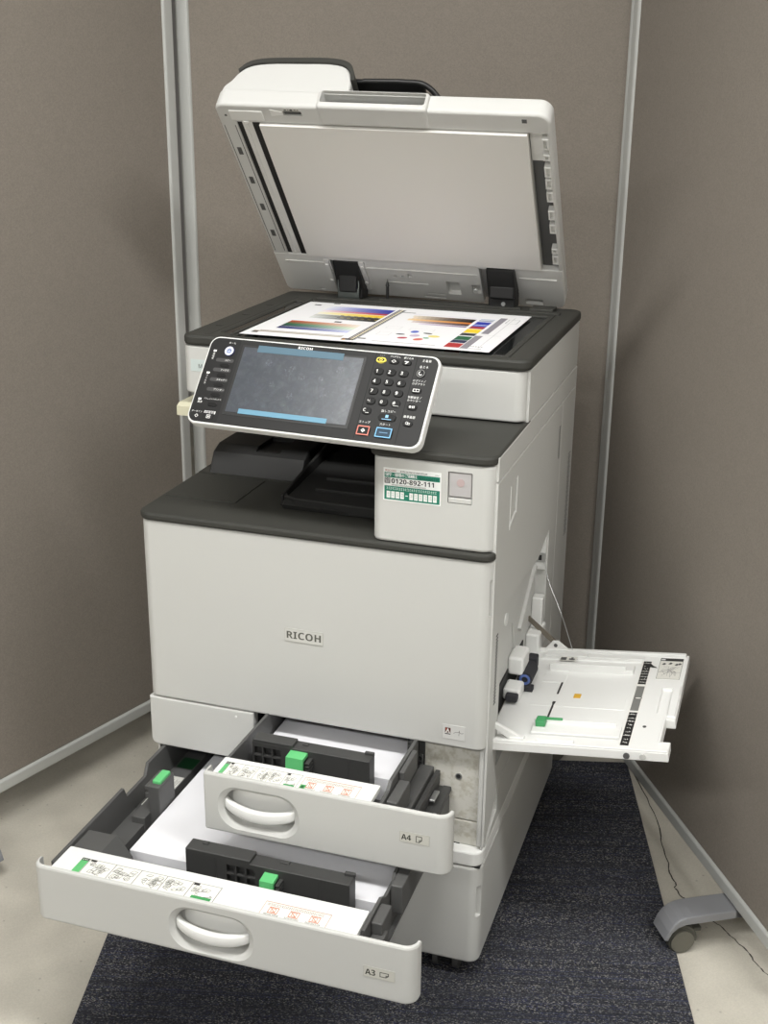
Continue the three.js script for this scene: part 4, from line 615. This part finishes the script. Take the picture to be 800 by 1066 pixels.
function drawerFront(D, x0, x1, y0, y1, zf, hx, hy, sizeT) {
  const a = 0.057, b = 0.030;
  const outer = slabY(x0, x1, zf - 0.024, zf, y0, y1, [x0 > 0.1 ? 0.003 : 0.016, 0.02, 0, 0], 0.0035);
  const inner = slabY(x0 + 0.0045, x1 - 0.0045, zf - 0.2, zf - 0.0055, y0 + 0.005, y1 + 0.1, [x0 > 0.1 ? 0.001 : 0.012, 0.0155, 0, 0], 0);
  // the recess: flared rim cut through the face
  const flare = loftZ([[zf - 0.03, -0.0], [zf - 0.0060, -0.0], [zf - 0.0042, 0.0012], [zf - 0.0024, 0.0035], [zf - 0.0008, 0.0072], [zf + 0.002, 0.0125]], hx, hy, a, b);
  const front = part('drawer_front', cut(outer, inner, flare), M.white, D);
  const pb = cut(bx(hx - a - 0.006, hx + a + 0.006, hy - b - 0.002, hy + b + 0.004, zf - 0.034, zf - 0.0056), ext(stadium(hx, hy, a, b), 0.08, 0.0).translate(0, 0, zf - 0.027));
  part('handle_pocket', pb, M.white, D);
  part('pocket_insert', [ext(stadium(hx, hy + 0.006, a - 0.005, b * 0.62), 0.006, 0.002).translate(0, 0, zf - 0.029)], M.under, D);
  // the bar: a bowed band across the recess
  const pos = []; const N = 28, sec = 12, g = new THREE.BufferGeometry(), idx = [];
  for (let i = 0; i <= N; i++) {
    const u = i / N * 2 - 1, e = 1 - u * u, cx = hx + u * (a + 0.002), cy = hy + 0.004 - 0.013 * Math.pow(e, 0.75), cz = zf - 0.014 + 0.012 * Math.pow(e, 0.6), hh = 0.0085 + 0.0015 * e, dd = 0.0055;
    for (let k = 0; k < sec; k++) { const t = k / sec * 2 * Math.PI, c = Math.cos(t), s = Math.sin(t), q = (v) => Math.sign(v) * Math.pow(Math.abs(v), 0.6); pos.push(cx, cy + hh * q(c), cz + dd * q(s)); }
  }
  for (let i = 0; i < N; i++) for (let k = 0; k < sec; k++) { const A = i * sec + k, B = i * sec + (k + 1) % sec, c2 = A + sec, d2 = B + sec; idx.push(A, c2, B, B, c2, d2); }
  g.setAttribute('position', new THREE.Float32BufferAttribute(pos, 3)); g.setIndex(idx); g.computeVertexNormals();
  part('handle', g, M.bright, D, 'curved white pull handle');
  part('size_label', plate(0.513, 0.5575, sizeT === 'A4' ? 0.4065 : 0.2945, sizeT === 'A4' ? 0.4235 : 0.3115, zf - 0.0002, 0.0007), printMat(sizeLab(sizeT)), D, 'paper size label reading ' + sizeT, true);
  return front;
}
function fenceGrid(x0, x1, y0, y1, z0, z1, cells) {   // front fence with open cells in its front face
  return cut(rb(x0, x1, y0, y1, z0, z1, 0.0015, 1), ...cells.map(([a, b, c, d]) => bx(a, b, c, d, z1 - 0.010, z1 + 0.02)));
}
// wide lower drawer
{
  const y0 = 0.261, y1 = 0.3535, zf = 0.367;
  const D = part('wide_paper_drawer', [
    bx(0.022, 0.514, 0.266, 0.270, -0.22, zf - 0.006),
    prismX([[zf - 0.02, 0.268], [zf - 0.02, 0.350], [0.142, 0.3525], [0.134, 0.334], [0.071, 0.3345], [0.059, 0.3535], [-0.22, 0.3535], [-0.22, 0.268]], 0.0195, 0.0255, 0.001),
    bx(0.0255, 0.062, 0.270, 0.298, -0.22, 0.30),
    prismX([[zf - 0.02, 0.268], [zf - 0.02, 0.350], [0.27, 0.350], [0.25, 0.338], [0.21, 0.338], [0.205, 0.347], [-0.22, 0.347], [-0.22, 0.268]], 0.502, 0.507, 0.001),
    bx(0.026, 0.505, 0.270, 0.349, -0.22, -0.212)], M.grey, C, 'pulled-out wide paper drawer marked A3');
  drawerFront(D, 0.0, W, y0, y1, zf, 0.2855, 0.3035, 'A3');
  part('drawer_shelf', [slabY(0.027, 0.5, 0.3045, zf - 0.005, 0.342, 0.3505, 0.002, 0.001)], M.bright, D, 'white top shelf');
  part('instruction_label', plateY(0.0605, 0.2865, 0.3245, 0.3605, 0.3505, 0.0005), printMat(setTex), D, 'paper loading diagram with green corner', true);
  part('warning_label', plateY(0.3565, 0.4545, 0.3300, 0.3615, 0.3505, 0.0005), printMat(warnTex), D, 'orange-outlined warning label', true);
  part('corner_wedge', [new THREE.BufferGeometry()].map(() => prismX([[0.3045, 0.345], [0.252, 0.345], [0.247, 0.332], [0.247, 0.27], [0.3045, 0.27]], 0.026, 0.074, 0.001)), M.grey, D);
  part('corner_wedge', prismZ([[0.074, 0.345], [0.074, 0.27], [0.11, 0.27], [0.098, 0.312]], 0.25, 0.3045), M.grey, D);
  const inTex = canvasTex(256, 512, (g, w, h) => { g.fillStyle = '#cfcfc9'; g.fillRect(0, 0, w, h); g.fillStyle = '#1f4a2c'; g.fillRect(0, 0, w, 110); g.fillStyle = '#555'; g.fillRect(0, 110, w, 90); g.strokeStyle = '#555'; g.lineWidth = 5; for (let i = 0; i < 26; i++) { g.beginPath(); g.moveTo(rr(10, 240), rr(210, 500)); g.lineTo(rr(10, 240), rr(210, 500)); g.lineTo(rr(10, 240), rr(210, 500)); g.stroke(); } });
  part('inner_label', plateY(0.030, 0.060, -0.06, 0.10, 0.298, 0.0005), printMat(inTex), D, 'loading diagram inside the drawer', true);
  const ef = part('end_fence', [rb(0.062, 0.082, 0.272, 0.358, 0.078, 0.130, 0.002), rb(0.040, 0.064, 0.272, 0.31, 0.09, 0.15, 0.002), rb(0.056, 0.064, 0.335, 0.345, 0.078, 0.13, 0.001), rb(0.056, 0.064, 0.35, 0.357, 0.078, 0.13, 0.001)], M.grey, D);
  part('fence_button', rb(0.0645, 0.0795, 0.356, 0.3635, 0.084, 0.120, 0.002), M.green, D, 'green fence button');
  const cells = []; for (let r = 0; r < 2; r++) for (let k = 0; k < 3; k++) cells.push([0.262 + k * 0.016, 0.2755 + k * 0.016, 0.312 + r * 0.017, 0.3265 + r * 0.017]);
  part('side_fence', [fenceGrid(0.195, 0.455, 0.272, 0.352, 0.235, 0.262, cells), rb(0.195, 0.30, 0.35, 0.3575, 0.235, 0.262, 0.002), rb(0.215, 0.225, 0.3565, 0.3595, 0.238, 0.245, 0.001), rb(0.34, 0.355, 0.351, 0.354, 0.238, 0.245, 0.001), rb(0.44, 0.456, 0.35, 0.3565, 0.236, 0.242, 0.001), bx(0.244, 0.2455, 0.30, 0.352, 0.2615, 0.2628), bx(0.408, 0.4095, 0.30, 0.351, 0.2615, 0.2628)], M.fence, D, 'black side fence');
  part('fence_lever', [prismX([[0.255, 0.345], [0.282, 0.343], [0.284, 0.322], [0.279, 0.322], [0.277, 0.337], [0.255, 0.338]], 0.323, 0.345, 0.001)], M.green, D, 'green release lever');
  parts('lever_spring', [0, 1, 2, 3].map((i) => rb(0.347, 0.353, 0.318 + i * 0.006, 0.3205 + i * 0.006, 0.262, 0.28, 0.0008)), M.fence, D);
  part('drawer_rail', [rb(0.508, 0.526, 0.30, 0.347, -0.22, 0.235, 0.002), rb(0.508, 0.528, 0.30, 0.326, 0.305, zf - 0.008, 0.002), rb(0.507, 0.5235, 0.326, 0.345, 0.275, 0.32, 0.002)], M.grey, D);
}
// narrow upper drawer
{
  const y0 = 0.3595, y1 = 0.4585, zf = 0.21;
  const D = part('narrow_paper_drawer', [
    bx(0.2165, 0.464, 0.365, 0.369, -0.30, zf - 0.006), bx(0.464, 0.50, 0.365, 0.369, -0.010, zf - 0.006),
    prismX([[zf - 0.02, 0.367], [zf - 0.02, 0.4545], [0.04, 0.4515], [-0.30, 0.444], [-0.30, 0.367]], 0.2155, 0.2205, 0.001),
    prismX([[zf - 0.02, 0.367], [zf - 0.02, 0.440], [0.145, 0.442], [0.13, 0.4515], [-0.010, 0.449], [-0.010, 0.367]], 0.470, 0.476, 0.001),
    prismX([[-0.004, 0.367], [-0.004, 0.446], [-0.30, 0.442], [-0.30, 0.367]], 0.458, 0.464, 0.001), bx(0.458, 0.476, 0.367, 0.446, -0.010, -0.004),
    bx(0.22, 0.464, 0.369, 0.442, -0.30, -0.292)], M.grey, C, 'pulled-out narrow paper drawer marked A4');
  drawerFront(D, 0.203, W, y0, y1, zf, 0.2915, 0.4055, 'A4');
  part('drawer_shelf', [slabY(0.2145, 0.4655, 0.1545, zf - 0.005, 0.447, 0.4555, 0.002, 0.001)], M.bright, D, 'white top shelf');
  part('instruction_label', plateY(0.2235, 0.3485, 0.1670, 0.2055, 0.4555, 0.0005), printMat(setTex), D, 'paper loading diagram with green corner', true);
  part('warning_label', plateY(0.3530, 0.4415, 0.1690, 0.2055, 0.4555, 0.0005), printMat(warn2Tex), D, 'orange-outlined warning label', true);
  const cells = []; for (let r = 0; r < 2; r++) for (let k = 0; k < 3; k++) cells.push([0.234 + k * 0.016, 0.2475 + k * 0.016, 0.412 + r * 0.017, 0.4265 + r * 0.017]);
  part('side_fence', [fenceGrid(0.2305, 0.4265, 0.372, 0.4515, 0.066, 0.092, cells), rb(0.232, 0.30, 0.45, 0.4565, 0.068, 0.092, 0.002), rb(0.31, 0.32, 0.4505, 0.4535, 0.07, 0.078, 0.001), rb(0.412, 0.427, 0.449, 0.4555, 0.067, 0.073, 0.001), bx(0.392, 0.3935, 0.40, 0.449, 0.0915, 0.0928)], M.fence, D, 'black side fence');
  part('fence_lever', [prismX([[0.075, 0.4485], [0.113, 0.4475], [0.115, 0.424], [0.110, 0.424], [0.108, 0.441], [0.075, 0.442]], 0.296, 0.325, 0.001)], M.green, D, 'green release lever');
  parts('lever_spring', [0, 1, 2, 3].map((i) => rb(0.327, 0.334, 0.420 + i * 0.006, 0.4225 + i * 0.006, 0.092, 0.11, 0.0008)), M.fence, D);
  part('drawer_rail', [rb(0.4765, 0.485, 0.415, 0.4495, 0.03, 0.10, 0.002), rb(0.4765, 0.500, 0.37, 0.398, -0.017, zf - 0.008, 0.002), rb(0.477, 0.4945, 0.40, 0.437, 0.10, 0.165, 0.002)], M.grey, D);
  part('rail_track', [bx(0.503, 0.510, 0.368, 0.392, -0.017, zf - 0.012), rb(0.516, 0.529, 0.3605, 0.366, -0.017, 0.075, 0.001), bx(0.476, 0.530, 0.3600, 0.3655, -0.015, zf - 0.01)], M.fence, D);
  parts('rail_roller', [rb(0.511, 0.520, 0.374, 0.378, 0.02, 0.05, 0.001), cyl(0.0045, 0.004, 'z', 0.527, 0.3665, 0.0745, 14)], M.steel, D);
}

// ---------------------------------------------------------------- paper
const A = part('paper_stack', rb(0.0835, 0.500, 0.2705, 0.310, -0.205, 0.2335, 0.001, 1), M.paper, scene);
A.userData = { label: 'large stack of white paper in the lower wide drawer', category: 'paper' }; A.name = numbered('paper_stack');
const B = part('paper_stack', rb(0.2235, 0.456, 0.3695, 0.410, -0.285, 0.0645, 0.001, 1), M.paper, scene);
B.userData = { label: 'stack of white paper in the upper narrow drawer', category: 'paper' }; B.name = numbered('paper_stack');
{
  const tex = canvasTex(2048, 1560, (g, w, h) => {
    g.fillStyle = '#f0f0f2'; g.fillRect(0, 0, w, h);
    const X = (u) => u * w, Y = (v) => (1 - v) * h;
    const bar = (u0, u1, v0, v1, c0, c1) => { const gr = g.createLinearGradient(X(u0), 0, X(u1), 0); gr.addColorStop(0, c0); gr.addColorStop(1, c1); g.fillStyle = gr; g.fillRect(X(u0), Y(v1), X(u1) - X(u0), Y(v0) - Y(v1)); };
    const steps = (u0, u1, v0, v1, n, a, b) => { for (let i = 0; i < n; i++) { const t = i / (n - 1), c = a.map((p, k) => Math.round(p + (b[k] - p) * t)); g.fillStyle = `rgb(${c})`; g.fillRect(X(u0 + (u1 - u0) * i / n), Y(v1), X((u1 - u0) / n) + 1, Y(v0) - Y(v1)); } };
    steps(0.13, 0.42, 0.84, 0.905, 16, [232, 234, 244], [38, 50, 160]); steps(0.13, 0.42, 0.78, 0.84, 16, [226, 228, 242], [60, 60, 150]); steps(0.13, 0.42, 0.73, 0.78, 16, [240, 228, 232], [180, 40, 60]);
    steps(0.13, 0.42, 0.655, 0.72, 16, [244, 240, 220], [240, 200, 20]); steps(0.13, 0.42, 0.59, 0.645, 16, [210, 210, 205], [12, 12, 14]); steps(0.13, 0.42, 0.53, 0.585, 16, [220, 224, 220], [20, 20, 24]);
    for (let i = 0; i < 12; i++) { g.fillStyle = i % 2 ? '#e8d24a' : '#111'; g.fillRect(X(0.24 + i * 0.015), Y(0.655), X(0.015), 12); g.fillRect(X(0.24 + i * 0.015), Y(0.59), X(0.015), 9); }
    steps(0.09, 0.39, 0.385, 0.425, 16, [176, 66, 30], [236, 226, 214]); steps(0.09, 0.39, 0.345, 0.385, 16, [120, 84, 50], [232, 224, 206]); steps(0.09, 0.39, 0.30, 0.345, 16, [20, 92, 60], [222, 234, 214]); steps(0.09, 0.39, 0.26, 0.30, 16, [30, 60, 60], [214, 224, 226]); steps(0.09, 0.39, 0.20, 0.255, 16, [14, 20, 92], [200, 206, 236]);
    bar(0.03, 0.40, 0.085, 0.105, '#8a7a60', '#b8b0a0'); bar(0.05, 0.40, 0.115, 0.125, '#7a5540', '#8f8a80');
    g.fillStyle = '#1d1d1d'; for (const [u, v, ww, hh] of [[0.045, 0.905, 0.03, 0.025], [0.115, 0.975, 0.03, 0.02], [0.03, 0.055, 0.025, 0.03], [0.265, 0.45, 0.03, 0.028], [0.41, 0.035, 0.05, 0.035], [0.465, 0.09, 0.03, 0.02], [0.46, 0.86, 0.06, 0.012]]) g.fillRect(X(u), Y(v + hh), X(ww), hh * h);
    g.fillStyle = '#c98a2a'; g.fillRect(X(0.415), Y(0.055), X(0.012), 40);
    for (const [u, c, ww] of [[0.432, '#1a1414', 0.006], [0.4405, '#5a3a2a', 0.005], [0.447, '#e8dca0', 0.004], [0.453, '#15131a', 0.006], [0.461, '#3c3850', 0.003]]) { g.fillStyle = c; g.fillRect(X(u), Y(0.93), X(ww), Y(0.05) - Y(0.93)); }
    steps(0.53, 0.80, 0.76, 0.80, 14, [226, 214, 200], [50, 30, 20]); steps(0.54, 0.80, 0.70, 0.76, 14, [232, 214, 190], [20, 16, 14]); steps(0.53, 0.80, 0.655, 0.70, 14, [238, 210, 160], [206, 120, 40]); steps(0.56, 0.80, 0.60, 0.655, 14, [216, 200, 200], [60, 30, 34]); steps(0.60, 0.80, 0.56, 0.59, 14, [226, 216, 232], [116, 84, 130]);
    g.fillStyle = '#d9d5e2'; g.fillRect(X(0.52), Y(0.84), X(0.27), 14);
    const blob = (u, v, ru, rv, c, rot = 0) => { g.fillStyle = c; g.beginPath(); g.ellipse(X(u), Y(v), ru * w, rv * h, rot, 0, 7); g.fill(); };
    blob(0.634, 0.355, 0.016, 0.03, '#4d63c6'); blob(0.73, 0.272, 0.024, 0.026, '#eadc78', 0.2); blob(0.688, 0.175, 0.017, 0.03, '#d2604c', 0.4); blob(0.622, 0.185, 0.02, 0.022, '#b0394a', -0.5); blob(0.594, 0.272, 0.018, 0.014, '#26262a'); blob(0.692, 0.335, 0.02, 0.014, '#30342a', 0.3); blob(0.655, 0.26, 0.02, 0.03, '#c8b8cc'); blob(0.71, 0.22, 0.012, 0.016, '#56a070');
    g.strokeStyle = '#c3c3c6'; g.lineWidth = 3; for (const [u, v, ww, hh] of [[0.505, 0.30, 0.05, 0.08], [0.50, 0.46, 0.06, 0.06], [0.60, 0.44, 0.10, 0.05]]) g.strokeRect(X(u), Y(v), X(ww), hh * h);
    const sw = (v0, v1, c) => { g.fillStyle = c; g.fillRect(X(0.815), Y(v1), X(0.06), Y(v0) - Y(v1)); };
    sw(0.80, 0.83, '#b8c4d4'); sw(0.76, 0.79, '#8f97ad'); sw(0.66, 0.745, '#2336a8'); sw(0.61, 0.65, '#4a64c4'); sw(0.545, 0.61, '#a12438'); sw(0.43, 0.535, '#f0d21c'); sw(0.355, 0.42, '#15171a'); sw(0.24, 0.335, '#17603a'); sw(0.165, 0.235, '#1a1f4a'); sw(0.05, 0.155, '#b02a2c');
    g.fillStyle = '#8d8a92'; g.fillRect(X(0.888), Y(0.89), X(0.03), Y(0.43) - Y(0.89)); g.fillRect(X(0.878), Y(0.37), X(0.03), Y(0.04) - Y(0.37));
    g.strokeStyle = '#b9b9bd'; g.lineWidth = 4; g.beginPath(); g.moveTo(X(0.80), Y(0.395)); g.lineTo(X(0.975), Y(0.395)); g.moveTo(X(0.945), Y(0.92)); g.lineTo(X(0.945), Y(0.07)); g.stroke();
    g.strokeStyle = '#77777c'; g.strokeRect(X(0.93), Y(0.86), X(0.045), 0.11 * h); g.fillStyle = '#55555a'; g.fillRect(X(0.53), Y(0.065), X(0.25), 8); g.fillRect(X(0.90), Y(0.055), X(0.06), 8); micro(g, X(0.90), Y(0.11), X(0.06), 24, '#555', 4);
  });
  const s = part('test_print', plateY(0.0865, 0.5165, -0.545, -0.217, 1.0325, 0.0006), std({ map: tex, roughness: 0.6 }), scene, null, true);
  s.userData = { label: 'large colour test chart sheet lying on the scanner glass', category: 'printout' };
}

// ---------------------------------------------------------------- ceiling lights of the office
const glow = std({ color: rgb(0.8, 0.8, 0.8), emissive: LAMP.colour, emissiveIntensity: 3.0, roughness: 0.6 });
LAMP_SPOTS.forEach(([x, z], i) => {
  const L = thing('ceiling_light', 'ceiling light panel, ' + (i < 2 ? 'near' : 'far') + ' row from the partitions, ' + ['in the middle', 'on the right', 'on the left'][i % 3 === 2 ? 2 : i < 2 ? i : i - 3], 'ceiling light', 'office ceiling lights');
  L.position.set(x, CEILING, z);
  part('housing', rb(-LAMP.w / 2 - 0.03, LAMP.w / 2 + 0.03, -0.05, -0.001, -LAMP.d / 2 - 0.03, LAMP.d / 2 + 0.03, 0.004), M.bright, L);
  part('diffuser', rb(-LAMP.w / 2, LAMP.w / 2, -0.062, -0.045, -LAMP.d / 2, LAMP.d / 2, 0.003), glow, L);
  const a = new THREE.RectAreaLight(LAMP.colour, LAMP.power, LAMP.w, LAMP.d);
  a.position.set(0, -0.066, 0); a.rotation.x = -Math.PI / 2; a.castShadow = true; L.add(a);
});

renderer.render(scene, camera);
